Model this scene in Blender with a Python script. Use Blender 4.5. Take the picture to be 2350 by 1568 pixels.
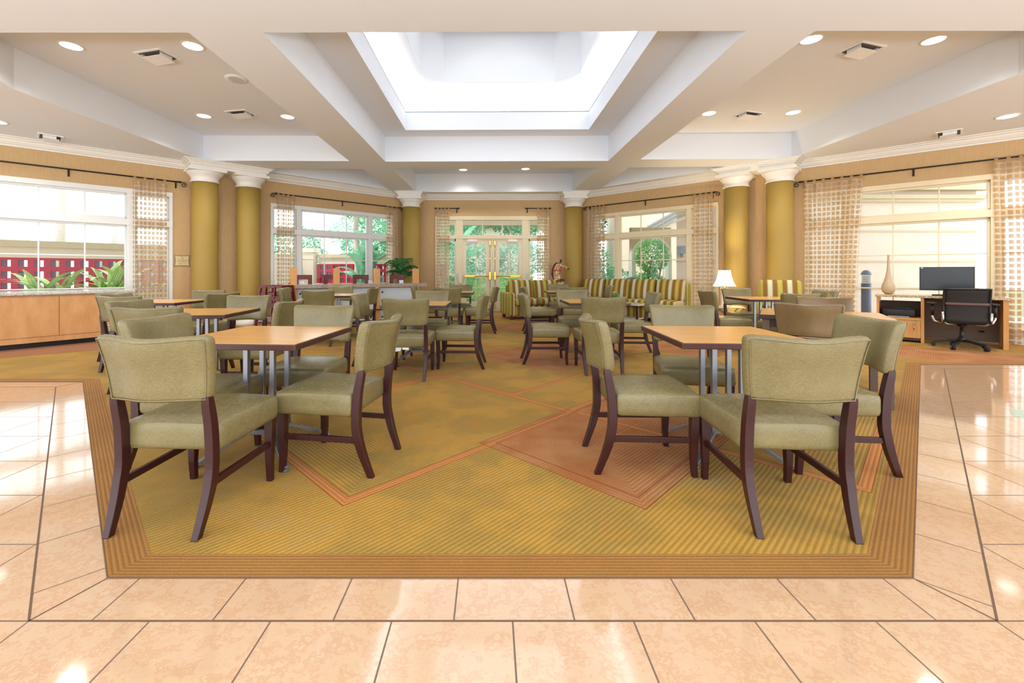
import bpy, bmesh, math, random
from mathutils import Vector, Matrix, Euler
PI = math.pi
sc = bpy.context.scene
for o in list(bpy.data.objects): bpy.data.objects.remove(o)
COL = sc.collection
# ---------------------------------------------------------------- camera, world, exposure
CAMH = 1.15
cam = bpy.data.cameras.new('camera'); camo = bpy.data.objects.new('camera', cam); COL.objects.link(camo)
camo.location = (0, 0, CAMH); camo.rotation_euler = (PI/2, 0, 0)
cam.sensor_width = 36.0; cam.sensor_fit = 'HORIZONTAL'; cam.lens = 36.0*1000/2350
cam.shift_x = 50/2350; cam.shift_y = -159/2350; cam.clip_start = 0.05; cam.clip_end = 200
sc.camera = camo
w = bpy.data.worlds.new('sky'); sc.world = w; w.use_nodes = True
wn = w.node_tree; bg = wn.nodes['Background']
bg.inputs[0].default_value = (0.93, 0.97, 1.0, 1); bg.inputs[1].default_value = 1.75
sc.view_settings.view_transform = 'Standard'; sc.view_settings.look = 'None'
sc.view_settings.exposure = 0.86; sc.view_settings.gamma = 1.0; sc.view_settings.use_curve_mapping = False
cy = sc.cycles
cy.max_bounces = 7; cy.diffuse_bounces = 5; cy.glossy_bounces = 3; cy.transmission_bounces = 4; cy.transparent_max_bounces = 12
cy.use_denoising = True; cy.sample_clamp_indirect = 6; cy.caustics_reflective = False; cy.caustics_refractive = False
sun = bpy.data.lights.new('sun', 'SUN'); sun.energy = 1.6; sun.angle = 0.02; sun.color = (1, .96, .88)
suno = bpy.data.objects.new('sun', sun); COL.objects.link(suno)
suno.rotation_euler = Vector((0.30, 0.30, -1.0)).to_track_quat('-Z', 'Y').to_euler()

LAMP_W = 75.0      # ceiling downlights
COVE_W = 11.0      # cove strips in the tray

# ---------------------------------------------------------------- helpers
def srgb(r, g, b):
    f = lambda c: (c/255)/12.92 if c/255 <= .04045 else ((c/255+.055)/1.055)**2.4
    return (f(r), f(g), f(b), 1)

class NT:
    def __init__(s, name):
        s.m = bpy.data.materials.new(name); s.m.use_nodes = True
        s.t = s.m.node_tree; s.n = s.t.nodes; s.l = s.t.links
        s.b = s.n['Principled BSDF']; s.out = s.n['Material Output']
    def new(s, k, **kw):
        n = s.n.new(k)
        for a, v in kw.items(): setattr(n, a, v)
        return n
    def link(s, a, b): s.l.new(a, b)
    def inp(s, sock, v):
        if isinstance(v, bpy.types.NodeSocket): s.l.new(v, sock)
        elif v is not None: sock.default_value = v
    def math(s, op, a, b=None, c=None):
        n = s.new('ShaderNodeMath', operation=op)
        s.inp(n.inputs[0], a); s.inp(n.inputs[1], b); s.inp(n.inputs[2], c)
        return n.outputs[0]
    def mix(s, f, a, b):
        n = s.new('ShaderNodeMix', data_type='RGBA')
        s.inp(n.inputs[0], f); s.inp(n.inputs[6], a); s.inp(n.inputs[7], b)
        return n.outputs[2]
    def coords(s, which='Object'):
        return s.new('ShaderNodeTexCoord').outputs[which]
    def xyz(s, v):
        n = s.new('ShaderNodeSeparateXYZ'); s.l.new(v, n.inputs[0]); return n.outputs
    def noise(s, v, scale, detail=2, rough=.5, out=0):
        n = s.new('ShaderNodeTexNoise'); s.inp(n.inputs['Vector'], v)
        n.inputs['Scale'].default_value = scale; n.inputs['Detail'].default_value = detail; n.inputs['Roughness'].default_value = rough
        return n.outputs[out]
    def scale(s, v, sx, sy, sz):
        n = s.new('ShaderNodeMapping'); s.l.new(v, n.inputs[0]); n.inputs['Scale'].default_value = (sx, sy, sz); return n.outputs[0]
    def ramp(s, f, stops, interp='LINEAR'):
        n = s.new('ShaderNodeValToRGB'); s.l.new(f, n.inputs[0]); cr = n.color_ramp; cr.interpolation = interp
        while len(cr.elements) < len(stops): cr.elements.new(.5)
        for e, (p, c) in zip(cr.elements, stops): e.position = p; e.color = c
        return n.outputs[0]
    def bump(s, h, strength=.3, dist=.01):
        n = s.new('ShaderNodeBump'); s.l.new(h, n.inputs['Height']); n.inputs['Strength'].default_value = strength
        n.inputs['Distance'].default_value = dist; s.l.new(n.outputs[0], s.b.inputs['Normal'])
    def base(s, c): s.inp(s.b.inputs['Base Color'], c)
    def set(s, rough=.5, metal=0, spec=None, **kw):
        s.b.inputs['Roughness'].default_value = rough; s.b.inputs['Metallic'].default_value = metal
        if spec is not None: s.b.inputs['Specular IOR Level'].default_value = spec
        for k, v in kw.items(): s.b.inputs[k].default_value = v

M = {}
def plain(name, c, rough=.6, metal=0, spec=None, nscale=30, namt=.06, **kw):
    t = NT(name); t.set(rough, metal, spec, **kw)
    n = t.noise(t.coords(), nscale, 3)
    lo = tuple(x*(1-namt) for x in c[:3])+(1,); hi = tuple(min(1, x*(1+namt)) for x in c[:3])+(1,)
    t.base(t.mix(n, lo, hi)); M[name] = t.m; return t.m

plain('ceiling_paint', srgb(234, 239, 246), .85, nscale=3, namt=.012)
plain('trim_white', srgb(240, 238, 232), .45, nscale=5, namt=.02)
plain('cream_frame', srgb(238, 224, 190), .35, nscale=5, namt=.02)
plain('white_frame', srgb(236, 238, 236), .35, nscale=5, namt=.02)
plain('rod_iron', srgb(48, 44, 42), .45, .6)
plain('dark_wood', srgb(54, 20, 21), .33, nscale=25, namt=.25)
plain('edge_wood', srgb(72, 45, 40), .4, nscale=40, namt=.2)
plain('mahogany', srgb(104, 22, 24), .3, nscale=20, namt=.25)
plain('brushed_steel', srgb(150, 153, 160), .32, .75, nscale=60)
plain('chrome', srgb(205, 205, 208), .18, 1)
plain('brass', srgb(214, 170, 70), .22, 1)
plain('black_plastic', srgb(26, 26, 28), .45)
plain('screen', srgb(28, 31, 38), .25, nscale=2)
plain('grey_paper', srgb(206, 210, 220), .6)
plain('black_mesh', srgb(34, 30, 28), .7)
plain('desk_back', srgb(104, 84, 72), .7, nscale=80, namt=.15)
plain('frost_panel', srgb(222, 232, 238), .12, nscale=4, namt=.05)
plain('red_block', srgb(190, 40, 70), .8, nscale=10, namt=.1)
plain('block_back', srgb(165, 150, 175), .9)
plain('cream_stucco', srgb(226, 212, 196), .9, nscale=8, namt=.05)
plain('coping', srgb(206, 192, 162), .9, nscale=8, namt=.05)
plain('bollard_paint', srgb(116, 128, 158), .5)
plain('bark', srgb(120, 98, 84), .9, nscale=15, namt=.3)
plain('pale_bark', srgb(200, 190, 180), .9, nscale=15, namt=.2)
plain('mulch', srgb(120, 120, 80), .95, nscale=6, namt=.4)
plain('paving', srgb(220, 214, 200), .9, nscale=4, namt=.08)
plain('teal_roof', srgb(120, 160, 160), .7)
plain('plaque_face', srgb(222, 202, 152), .5)
plain('plaque_edge', srgb(146, 130, 84), .5)
plain('plaque_ink', srgb(120, 108, 66), .6)
plain('ribbon_red', srgb(200, 30, 30), .5)
plain('mane_brown', srgb(84, 48, 34), .8)
plain('lamp_base', srgb(240, 226, 200), .35)
plain('lining_white', srgb(225, 225, 228), .9)
plain('flower_red', srgb(205, 70, 50), .7)
plain('flower_yellow', srgb(235, 200, 70), .7)
plain('grout', srgb(108, 84, 66), .9)
plain('vent_white', srgb(244, 246, 248), .5)
plain('vent_dark', srgb(96, 96, 96), .8)
plain('green_tile', srgb(150, 180, 150), .15)
plain('pot_brown', srgb(110, 60, 40), .6)
plain('grey_window', srgb(150, 165, 180), .2)
plain('rattan', srgb(214, 180, 110), .6)

def emit(name, c, s):
    t = NT(name); t.base(c); t.b.inputs['Emission Color'].default_value = c; t.b.inputs['Emission Strength'].default_value = s
    M[name] = t.m
emit('lamp_lens', (1, .97, .92, 1), 2.6)
emit('lamp_bulb', (1, .85, .6, 1), 30)

# vinyl of the dining chairs: woven leatherette
def vinyl(name, c1, c2, rough=.26):
    t = NT(name); co = t.coords()
    n1 = t.noise(t.scale(co, 60, 60, 900), 1, 2); n2 = t.noise(t.scale(co, 900, 900, 60), 1, 2)
    wv = t.math('MULTIPLY', t.math('ADD', n1, n2), .5)
    big = t.noise(co, 5, 3)
    f = t.math('ADD', t.math('MULTIPLY', wv, .8), t.math('MULTIPLY', big, .25))
    t.base(t.ramp(f, [(.34, c1), (.68, c2)])); t.set(rough, 0, .5); t.bump(wv, .25, .002); M[name] = t.m
vinyl('olive_vinyl', srgb(92, 83, 50), srgb(147, 136, 95))
vinyl('brown_lit_vinyl', srgb(104, 84, 54), srgb(142, 118, 82))  # brown cast of the light put into the vinyl colour

# light wood laminate
def wood(name, c1, c2, rough=.3, sc_=(1.2, 14, 14), spec=.5):
    t = NT(name); co = t.coords(); n = t.noise(t.scale(co, *sc_), 2, 5, .6)
    t.base(t.ramp(n, [(.3, c1), (.7, c2)])); t.set(rough, 0, spec); M[name] = t.m
wood('table_laminate', srgb(214, 156, 88), srgb(232, 180, 112), .22)
wood('cabinet_maple', srgb(208, 152, 96), srgb(226, 174, 118), .4, (4, 4, 1.5))
wood('post_maple', srgb(206, 146, 78), srgb(222, 166, 98), .45, (8, 8, 1.0))

# wallpaper : vertical grasscloth
t = NT('wallpaper_tan'); co = t.coords()
n = t.noise(t.scale(co, 160, 160, 5), 1, 3, .6); n2 = t.noise(t.scale(co, 9, 9, 200), 1, 2)
f = t.math('ADD', t.math('MULTIPLY', n, .7), t.math('MULTIPLY', n2, .3))
t.base(t.ramp(f, [(.3, srgb(192, 158, 110)), (.7, srgb(214, 182, 136))])); t.set(.75); M['wallpaper_tan'] = t.m

# column paper: wavy gold and olive threads (UV in metres)
t = NT('column_paper'); uv = t.coords('UV'); x, y, _ = t.xyz(uv)
wob = t.math('MULTIPLY', t.math('PINGPONG', x, .030), .8)
row = t.math('FRACT', t.math('DIVIDE', t.math('ADD', y, wob), .029))
m1 = t.math('LESS_THAN', row, .42)
sp = t.math('LESS_THAN', t.math('FRACT', t.math('DIVIDE', x, .015)), .25)
mk = t.math('MULTIPLY', m1, t.math('SUBTRACT', 1, t.math('MULTIPLY', sp, .6)))
t.base(t.mix(mk, srgb(146, 120, 52), srgb(210, 180, 98))); t.set(.55, 0, .4); M['column_paper'] = t.m

# granite
def granite(name, a, b, c):
    t = NT(name); co = t.coords(); n = t.noise(co, 90, 4, .7)
    t.base(t.ramp(n, [(.36, a), (.5, b), (.62, c)])); t.set(.15); M[name] = t.m
granite('granite_brown', srgb(92, 72, 60), srgb(168, 146, 126), srgb(206, 188, 168))
granite('granite_gold', srgb(110, 84, 60), srgb(196, 168, 126), srgb(230, 212, 176))
granite('granite_pale', srgb(150, 150, 146), srgb(200, 202, 198), srgb(232, 232, 228))

# marble tiles, UV in tile units (lines at whole numbers)
t = NT('floor_tile'); uv = t.coords('UV'); co = t.coords('Object')
x, y, _ = t.xyz(uv)
ex = t.math('PINGPONG', x, .5); ey = t.math('PINGPONG', y, .5)
g = t.math('LESS_THAN', t.math('MINIMUM', ex, ey), .0075)
wn_ = t.new('ShaderNodeTexWhiteNoise', noise_dimensions='2D')
cb = t.new('ShaderNodeCombineXYZ'); t.link(t.math('FLOOR', x), cb.inputs[0]); t.link(t.math('FLOOR', y), cb.inputs[1]); t.link(cb.outputs[0], wn_.inputs['Vector'])
off = t.new('ShaderNodeVectorMath', operation='ADD'); t.link(co, off.inputs[0])
sc3 = t.new('ShaderNodeVectorMath', operation='SCALE'); t.link(wn_.outputs['Color'], sc3.inputs[0]); sc3.inputs['Scale'].default_value = 40; t.link(sc3.outputs[0], off.inputs[1])
v1 = t.noise(off.outputs[0], 16, 6, .7); v2 = t.noise(off.outputs[0], 60, 4, .6)
vein = t.math('ADD', t.math('MULTIPLY', v1, .75), t.math('MULTIPLY', v2, .25))
tile = t.ramp(vein, [(.36, srgb(204, 171, 137)), (.48, srgb(208, 176, 143)), (.54, srgb(201, 160, 124)), (.6, srgb(210, 179, 147)), (.7, srgb(204, 168, 135))])
tile2 = t.mix(t.math('MULTIPLY', wn_.outputs['Value'], .12), tile, srgb(202, 162, 126))
t.base(t.mix(g, tile2, srgb(104, 78, 58)))
t.link(t.math('ADD', t.math('MULTIPLY', g, .6), .07), t.b.inputs['Roughness']); t.b.inputs['Specular IOR Level'].default_value = 1.0; t.b.inputs['IOR'].default_value = 1.62; M['floor_tile'] = t.m

# carpet ---------------------------------------------------------
CFL = (-1.438, 1.636); CFR = (1.588, 1.636); CLD = (-4.264, 4.56); CRD = (5.334, 5.40)
t = NT('carpet_pattern'); co = t.coords('Object'); x, y, _ = t.xyz(co)
p = t.math('MULTIPLY', t.math('ADD', x, y), .70711); q = t.math('MULTIPLY', t.math('SUBTRACT', y, x), .70711)
def sdbox(p0, p1, q0, q1):   # positive inside: distance to nearest edge
    a = t.math('MINIMUM', t.math('SUBTRACT', p, p0), t.math('SUBTRACT', p1, p))
    b = t.math('MINIMUM', t.math('SUBTRACT', q, q0), t.math('SUBTRACT', q1, q))
    return t.math('MINIMUM', a, b)
boxes = [sdbox(1.0, 3.03, 2.02, 3.80), sdbox(3.0, 4.72, 2.70, 4.9), sdbox(3.0, 5.6, .2, 2.12), sdbox(2.35, 4.1, 3.8, 6.4),
         sdbox(4.7, 7.2, 3.6, 6.0), sdbox(5.6, 8.1, -1.2, 1.6), sdbox(4.6, 7.0, 6.0, 8.6), sdbox(7.2, 9.9, 1.6, 4.0), sdbox(7.0, 9.5, 4.6, 7.4)]
rust = [sdbox(2.02, 3.72, .957, 2.12), sdbox(4.1, 6.0, 3.0, 4.4), sdbox(1.2, 1.9, 3.85, 5.2), sdbox(8.1, 9.4, -1.6, .4), sdbox(6.4, 8.3, 4.6, 6.6), sdbox(6.2, 7.6, 2.0, 3.2)]
STEP = .0235
line = None; dark = None; rustm = None; inside = None
def mx(a, b): return b if a is None else t.math('MAXIMUM', a, b)
# rib phase: default runs with q; inside the boxes ribs are mitred squares
phase = q
for d in boxes+rust:
    ins = t.math('GREATER_THAN', d, 0)
    phase = t.math('ADD', t.math('MULTIPLY', phase, t.math('SUBTRACT', 1, ins)), t.math('MULTIPLY', d, ins))
for d in boxes:
    band = t.math('LESS_THAN', t.math('ABSOLUTE', t.math('SUBTRACT', d, .03)), .03); line = mx(line, band)
    e = t.math('LESS_THAN', t.math('ABSOLUTE', t.math('SUBTRACT', t.math('ABSOLUTE', t.math('SUBTRACT', d, .03)), .03)), .0035); dark = mx(dark, e)
for d in rust:
    rustm = mx(rustm, t.math('GREATER_THAN', d, 0))
    e = t.math('LESS_THAN', t.math('ABSOLUTE', t.math('SUBTRACT', t.math('ABSOLUTE', t.math('SUBTRACT', d, .04)), .04)), .0045); dark = mx(dark, e)
rib = t.math('PINGPONG', t.math('DIVIDE', phase, STEP), .5)
rib = t.math('MULTIPLY', rib, 2)
ribm = t.math('SMOOTH_MIN', rib, 1.0, .1)
nz = t.noise(co, 190, 3, .8); cloud = t.noise(co, 1.3, 4, .6); cloud2 = t.noise(co, 3.1, 2)
field = t.ramp(t.math('ADD', t.math('MULTIPLY', cloud, .7), t.math('MULTIPLY', cloud2, .3)),
    [(.34, srgb(190, 138, 50)), (.46, srgb(172, 138, 64)), (.55, srgb(196, 150, 62)), (.68, srgb(180, 150, 86))])
rustc = t.ramp(cloud2, [(.35, srgb(178, 112, 58)), (.65, srgb(196, 138, 86))])
c = t.mix(rustm, field, rustc)
c = t.mix(line, c, srgb(208, 136, 70))
# border along the free edges
def hp(ax, ay, bx, by):      # signed distance to line a->b (left side positive)
    L = math.hypot(bx-ax, by-ay); nx, ny = -(by-ay)/L, (bx-ax)/L
    return t.math('ADD', t.math('ADD', t.math('MULTIPLY', x, nx), t.math('MULTIPLY', y, ny)), -(nx*ax+ny*ay))
dF = hp(*CFL, *CFR); dR = hp(*CFR, *CRD); dL = hp(*CLD, *CFL)
dRf = hp(CRD[0], CRD[1], CRD[0]+5, CRD[1]); dLf = hp(CLD[0]-5, CLD[1], CLD[0], CLD[1])
dd = t.math('MINIMUM', dF, t.math('MAXIMUM', dR, -9))
dRight = t.math('MAXIMUM', dR, dRf); dLeft = t.math('MAXIMUM', dL, dLf)
dd = t.math('MINIMUM', dF, t.math('MINIMUM', dRight, dLeft))
bord = t.math('LESS_THAN', dd, .137)
bst = t.math('MULTIPLY', t.math('PINGPONG', t.math('DIVIDE', dd, .0175), .5), 2)
bcol = t.mix(cloud, srgb(152, 100, 44), srgb(188, 138, 72))
c = t.mix(bord, c, bcol)
ribf = t.math('ADD', t.math('MULTIPLY', bst, bord), t.math('MULTIPLY', rib, t.math('SUBTRACT', 1, bord)))
nobord = t.math('SUBTRACT', 1, bord)
shade = t.ramp(ribf, [(.0, (.30, .30, .30, 1)), (.35, (.45, .45, .45, 1)), (.62, (1, 1, 1, 1))])
mm = t.new('ShaderNodeMix', data_type='RGBA', blend_type='MULTIPLY'); mm.inputs[0].default_value = .46
t.link(c, mm.inputs[6]); t.link(shade, mm.inputs[7]); c = mm.outputs[2]
c = t.mix(t.math('MULTIPLY', t.math('MULTIPLY', dark, nobord), .75), c, srgb(134, 66, 30))
nn = t.new('ShaderNodeMix', data_type='RGBA', blend_type='MULTIPLY'); nn.inputs[0].default_value = .6
t.link(c, nn.inputs[6]); t.link(t.ramp(nz, [(.3, (.45, .45, .45, 1)), (.65, (1.0, 1.0, 1.0, 1))]), nn.inputs[7])
t.base(nn.outputs[2]); t.set(.95, 0, .1); t.b.inputs['Sheen Weight'].default_value = .06
t.bump(ribf, .35, .004); M['carpet_pattern'] = t.m
plain('carpet_brown', srgb(150, 104, 72), .95, nscale=300, namt=.2)

# zig-zag striped upholstery (object space of each part)
t = NT('stripe_fabric'); co = t.coords('Object'); x, y, z = t.xyz(co)
zz = t.math('ADD', z, y)
k = t.math('ADD', x, t.math('MULTIPLY', t.math('PINGPONG', zz, .016), 1.5))
fr = t.math('FRACT', t.math('DIVIDE', t.math('ADD', k, 20.06), .30))
br = srgb(134, 96, 36); cr_ = srgb(202, 202, 166); ye = srgb(180, 170, 72)
t.base(t.ramp(fr, [(0, br), (.25, cr_), (.49, br), (.75, ye)], 'CONSTANT')); t.set(.85); M['stripe_fabric'] = t.m
t = NT('stripe_fabric_green'); co = t.coords('Object'); x, y, z = t.xyz(co)
k = t.math('ADD', t.math('ADD', y, x), t.math('MULTIPLY', t.math('PINGPONG', z, .016), 1.5))
fr = t.math('FRACT', t.math('DIVIDE', t.math('ADD', k, 20), .24))
t.base(t.ramp(fr, [(0, ye), (.42, br), (.62, cr_), (.80, ye)], 'CONSTANT')); t.set(.85); M['stripe_fabric_green'] = t.m

# sheer curtain with opaque woven squares (UV in metres)
def curtain_mat(name, cell, sq, sheer, tone):
    t = NT(name); uv = t.coords('UV'); x, y, _ = t.xyz(uv)
    fx = t.math('FRACT', t.math('DIVIDE', x, cell)); fy = t.math('FRACT', t.math('DIVIDE', y, cell))
    m = t.math('MULTIPLY', t.math('LESS_THAN', fx, sq), t.math('LESS_THAN', fy, sq))
    df = t.new('ShaderNodeBsdfDiffuse'); tl = t.new('ShaderNodeBsdfTranslucent'); tr = t.new('ShaderNodeBsdfTransparent')
    col = t.mix(m, srgb(246, 243, 236), tone)
    t.link(col, df.inputs[0]); t.link(col, tl.inputs[0])
    ms = t.new('ShaderNodeMixShader'); ms.inputs[0].default_value = .5; t.link(df.outputs[0], ms.inputs[1]); t.link(tl.outputs[0], ms.inputs[2])
    m2 = t.new('ShaderNodeMixShader'); t.link(t.math('ADD', t.math('MULTIPLY', m, .92-sheer), sheer), m2.inputs[0])
    t.link(tr.outputs[0], m2.inputs[1]); t.link(ms.outputs[0], m2.inputs[2]); t.link(m2.outputs[0], t.out.inputs[0])
    M[name] = t.m
curtain_mat('sheer_squares', .094, .68, .46, srgb(216, 186, 144))

t = NT('window_glass')
gl = t.new('ShaderNodeBsdfGlossy'); gl.inputs['Roughness'].default_value = .02
tr = t.new('ShaderNodeBsdfTransparent'); tr.inputs[0].default_value = (.97, .985, .98, 1)
fz = t.new('ShaderNodeFresnel'); fz.inputs[0].default_value = 1.35
ms = t.new('ShaderNodeMixShader'); t.link(fz.outputs[0], ms.inputs[0]); t.link(tr.outputs[0], ms.inputs[1]); t.link(gl.outputs[0], ms.inputs[2])
t.link(ms.outputs[0], t.out.inputs[0]); M['window_glass'] = t.m

# lamp shade fabric
t = NT('shade_fabric'); tl = t.new('ShaderNodeBsdfTranslucent'); df = t.new('ShaderNodeBsdfDiffuse')
tl.inputs[0].default_value = (1, .93, .82, 1); df.inputs[0].default_value = (.9, .87, .8, 1)
ms = t.new('ShaderNodeMixShader'); ms.inputs[0].default_value = .6; t.link(df.outputs[0], ms.inputs[1]); t.link(tl.outputs[0], ms.inputs[2]); t.link(ms.outputs[0], t.out.inputs[0]); M['shade_fabric'] = t.m

def leafmat(name, a, b, c=None):
    t = NT(name); n = t.noise(t.coords('Object'), 3.5, 4, .7)
    st = [(.35, a), (.65, b)] if c is None else [(.3, a), (.5, b), (.68, c)]
    t.base(t.ramp(n, st)); t.set(.45); t.b.inputs['Transmission Weight'].default_value = 0
    tl = t.new('ShaderNodeBsdfTranslucent'); tl.inputs[0].default_value = b
    ms = t.new('ShaderNodeMixShader'); ms.inputs[0].default_value = .35
    t.link(t.b.outputs[0], ms.inputs[1]); t.link(tl.outputs[0], ms.inputs[2]); t.link(ms.outputs[0], t.out.inputs[0]); M[name] = t.m
leafmat('leaf_green', srgb(52, 110, 84), srgb(110, 180, 140), srgb(168, 212, 170))
leafmat('leaf_dark', srgb(18, 62, 44), srgb(58, 128, 92))
leafmat('leaf_bright', srgb(50, 140, 84), srgb(120, 200, 120), srgb(186, 226, 130))
leafmat('leaf_banana', srgb(64, 140, 104), srgb(132, 198, 158))
leafmat('leaf_palm', srgb(24, 84, 44), srgb(78, 150, 90))
leafmat('leaf_misty', srgb(120, 168, 150), srgb(190, 222, 206))  # haze of the distance put into the leaf colour
# variegated ginger leaf: stripes along UV
t = NT('leaf_variegated'); uv = t.coords('UV'); x, y, _ = t.xyz(uv); n = t.noise(t.scale(uv, 14, 1.2, 1), 1, 2)
t.base(t.ramp(n, [(.42, srgb(60, 170, 80)), (.55, srgb(214, 232, 140))], 'LINEAR')); t.set(.4); M['leaf_variegated'] = t.m
# giraffe patches
t = NT('giraffe_hide'); vo = t.new('ShaderNodeTexVoronoi', feature='DISTANCE_TO_EDGE'); t.link(t.coords('Object'), vo.inputs['Vector']); vo.inputs['Scale'].default_value = 21
t.base(t.mix(t.math('LESS_THAN', vo.outputs['Distance'], .11), srgb(150, 84, 40), srgb(232, 206, 160))); t.set(.6); M['giraffe_hide'] = t.m
# rough vase
t = NT('vase_ceramic'); n = t.noise(t.scale(t.coords('Object'), 26, 26, 60), 1, 3); t.base(t.mix(n, srgb(176, 150, 116), srgb(214, 194, 164))); t.set(.4); t.bump(n, .6, .01); M['vase_ceramic'] = t.m

class MB:
    def __init__(s): s.b = bmesh.new(); s.uv = s.b.loops.layers.uv.new('UVMap'); s.fm = []
    def V(s, *p): return s.b.verts.new(p)
    def face(s, vs, uvs=None, smooth=False):
        try: f = s.b.faces.new(vs)
        except ValueError: return None
        f.smooth = smooth
        if uvs:
            for l, u in zip(f.loops, uvs): l[s.uv].uv = u
        return f
    def box(s, cx, cy, cz, sx, sy, sz, rz=0, rx=0, ry=0, taper=None):
        R = Euler((rx, ry, rz)).to_matrix(); vs = []
        for dx in (-.5, .5):
            for dy in (-.5, .5):
                for dz in (-.5, .5):
                    tx, ty = (taper if (taper and dz > 0) else (1, 1))
                    vs.append(s.V(*(Vector((cx, cy, cz))+R@Vector((dx*sx*tx, dy*sy*ty, dz*sz)))))
        for f in ((0, 1, 3, 2), (4, 6, 7, 5), (0, 4, 5, 1), (2, 3, 7, 6), (0, 2, 6, 4), (1, 5, 7, 3)): s.face([vs[i] for i in f])
        return vs
    def b2(s, x0, x1, y0, y1, z0, z1): return s.box((x0+x1)/2, (y0+y1)/2, (z0+z1)/2, abs(x1-x0), abs(y1-y0), abs(z1-z0))
    def prism(s, poly, z0, z1):
        a = [s.V(x, y, z0) for x, y in poly]; b = [s.V(x, y, z1) for x, y in poly]; n = len(poly)
        s.face(a[::-1]); s.face(b)
        for i in range(n): s.face([a[i], a[(i+1) % n], b[(i+1) % n], b[i]])
    def lathe(s, prof, c=(0, 0, 0), seg=24, smooth=True, capb=True, capt=True, R=None):
        rings = []
        for r, z in prof:
            ring = []
            for k in range(seg):
                a = 2*PI*k/seg; p = Vector((r*math.cos(a), r*math.sin(a), z))
                if R is not None: p = R@p
                ring.append(s.V(c[0]+p.x, c[1]+p.y, c[2]+p.z))
            rings.append(ring)
        for i in range(len(rings)-1):
            for k in range(seg):
                k2 = (k+1) % seg; r = max(prof[i][0], .001)
                s.face([rings[i][k], rings[i][k2], rings[i+1][k2], rings[i+1][k]],
                       [(2*PI*k/seg*r, prof[i][1]), (2*PI*(k+1)/seg*r, prof[i][1]), (2*PI*(k+1)/seg*r, prof[i+1][1]), (2*PI*k/seg*r, prof[i+1][1])], smooth)
        if capb: s.face(rings[0][::-1])
        if capt: s.face(rings[-1])
    def tube(s, pts, r, seg=8, smooth=True, closed=False, square=False):
        pts = [Vector(p) for p in pts]; n = len(pts); rs = r if isinstance(r, (list, tuple)) else [r]*n
        rings = []; up = Vector((0, 0, 1)); pn = None
        for i, p in enumerate(pts):
            if closed: d = (pts[(i+1) % n]-pts[i-1])
            else: d = (pts[min(i+1, n-1)]-pts[max(i-1, 0)])
            d = d.normalized() if d.length > 1e-9 else Vector((0, 0, 1))
            if pn is None: a = d.cross(up) if abs(d.dot(up)) < .95 else d.cross(Vector((0, 1, 0)))
            else: a = pn-d*pn.dot(d)
            a.normalize(); pn = a; b = d.cross(a)
            ring = []
            for k in range(seg):
                an = 2*PI*(k+(.5 if square else 0))/seg
                v = p+(a*math.cos(an)+b*math.sin(an))*rs[i]*(1.4142 if square else 1); ring.append(s.V(*v))
            rings.append(ring)
        m = n if closed else n-1
        for i in range(m):
            A, B = rings[i], rings[(i+1) % n]
            for k in range(seg): s.face([A[k], A[(k+1) % seg], B[(k+1) % seg], B[k]], None, smooth)
        if not closed: s.face(rings[0][::-1]); s.face(rings[-1])
    def bar(s, a, b, w_, h_, up=(0, 0, 1)):      # rectangular bar from a to b
        a = Vector(a); b = Vector(b); d = (b-a).normalized(); u = Vector(up)
        if abs(d.dot(u)) > .95: u = Vector((0, 1, 0))
        sx = d.cross(u).normalized(); sz = sx.cross(d)
        vs = []
        for p in (a, b):
            for i, j in ((-1, -1), (1, -1), (1, 1), (-1, 1)): vs.append(s.V(*(p+sx*i*w_/2+sz*j*h_/2)))
        for f in ((3, 2, 1, 0), (4, 5, 6, 7), (0, 1, 5, 4), (1, 2, 6, 5), (2, 3, 7, 6), (3, 0, 4, 7)): s.face([vs[i] for i in f])
    def sweep(s, secs, smooth=False):     # list of closed sections (lists of points)
        R = [[s.V(*p) for p in q_] for q_ in secs]; n = len(R[0])
        for i in range(len(R)-1):
            for k in range(n): s.face([R[i][k], R[i][(k+1) % n], R[i+1][(k+1) % n], R[i+1][k]], None, smooth)
        s.face(R[0][::-1]); s.face(R[-1])
    def rbox(s, sx, sy, sz, r, nx=8, ny=3, nz=5, fn=None, c=(0, 0, 0)):   # soft rounded box, then deformed by fn(x,y,z)
        hx, hy, hz = sx/2, sy/2, sz/2; cache = {}
        def ax(h, n_):
            inn = [-h+r+(2*h-2*r)*i/n_ for i in range(n_+1)]
            return [-h, -h+r*.35]+inn+[h-r*.35, h]
        X, Y, Z = ax(hx, nx), ax(hy, ny), ax(hz, nz)
        def put(p):
            k = (round(p[0], 5), round(p[1], 5), round(p[2], 5))
            if k in cache: return cache[k]
            q_ = Vector((max(-hx+r, min(hx-r, p[0])), max(-hy+r, min(hy-r, p[1])), max(-hz+r, min(hz-r, p[2]))))
            d = Vector(p)-q_
            if d.length > 1e-7: d = d.normalized()*r
            v = q_+d; v = Vector(fn(*v)) if fn else v
            cache[k] = s.V(v.x+c[0], v.y+c[1], v.z+c[2]); return cache[k]
        def grid(A, B, mk):
            for i in range(len(A)-1):
                for j in range(len(B)-1):
                    vs = [put(mk(A[i], B[j])), put(mk(A[i+1], B[j])), put(mk(A[i+1], B[j+1])), put(mk(A[i], B[j+1]))]
                    if len(set(vs)) >= 3:
                        u = []; [u.append(v) for v in vs if v not in u]; s.face(u, None, True)
        for zz_ in (-hz, hz): grid(X, Y, lambda a, b_, z_=zz_: (a, b_, z_))
        for yy_ in (-hy, hy): grid(X, Z, lambda a, b_, y_=yy_: (a, y_, b_))
        for xx_ in (-hx, hx): grid(Y, Z, lambda a, b_, x_=xx_: (x_, a, b_))
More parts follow.
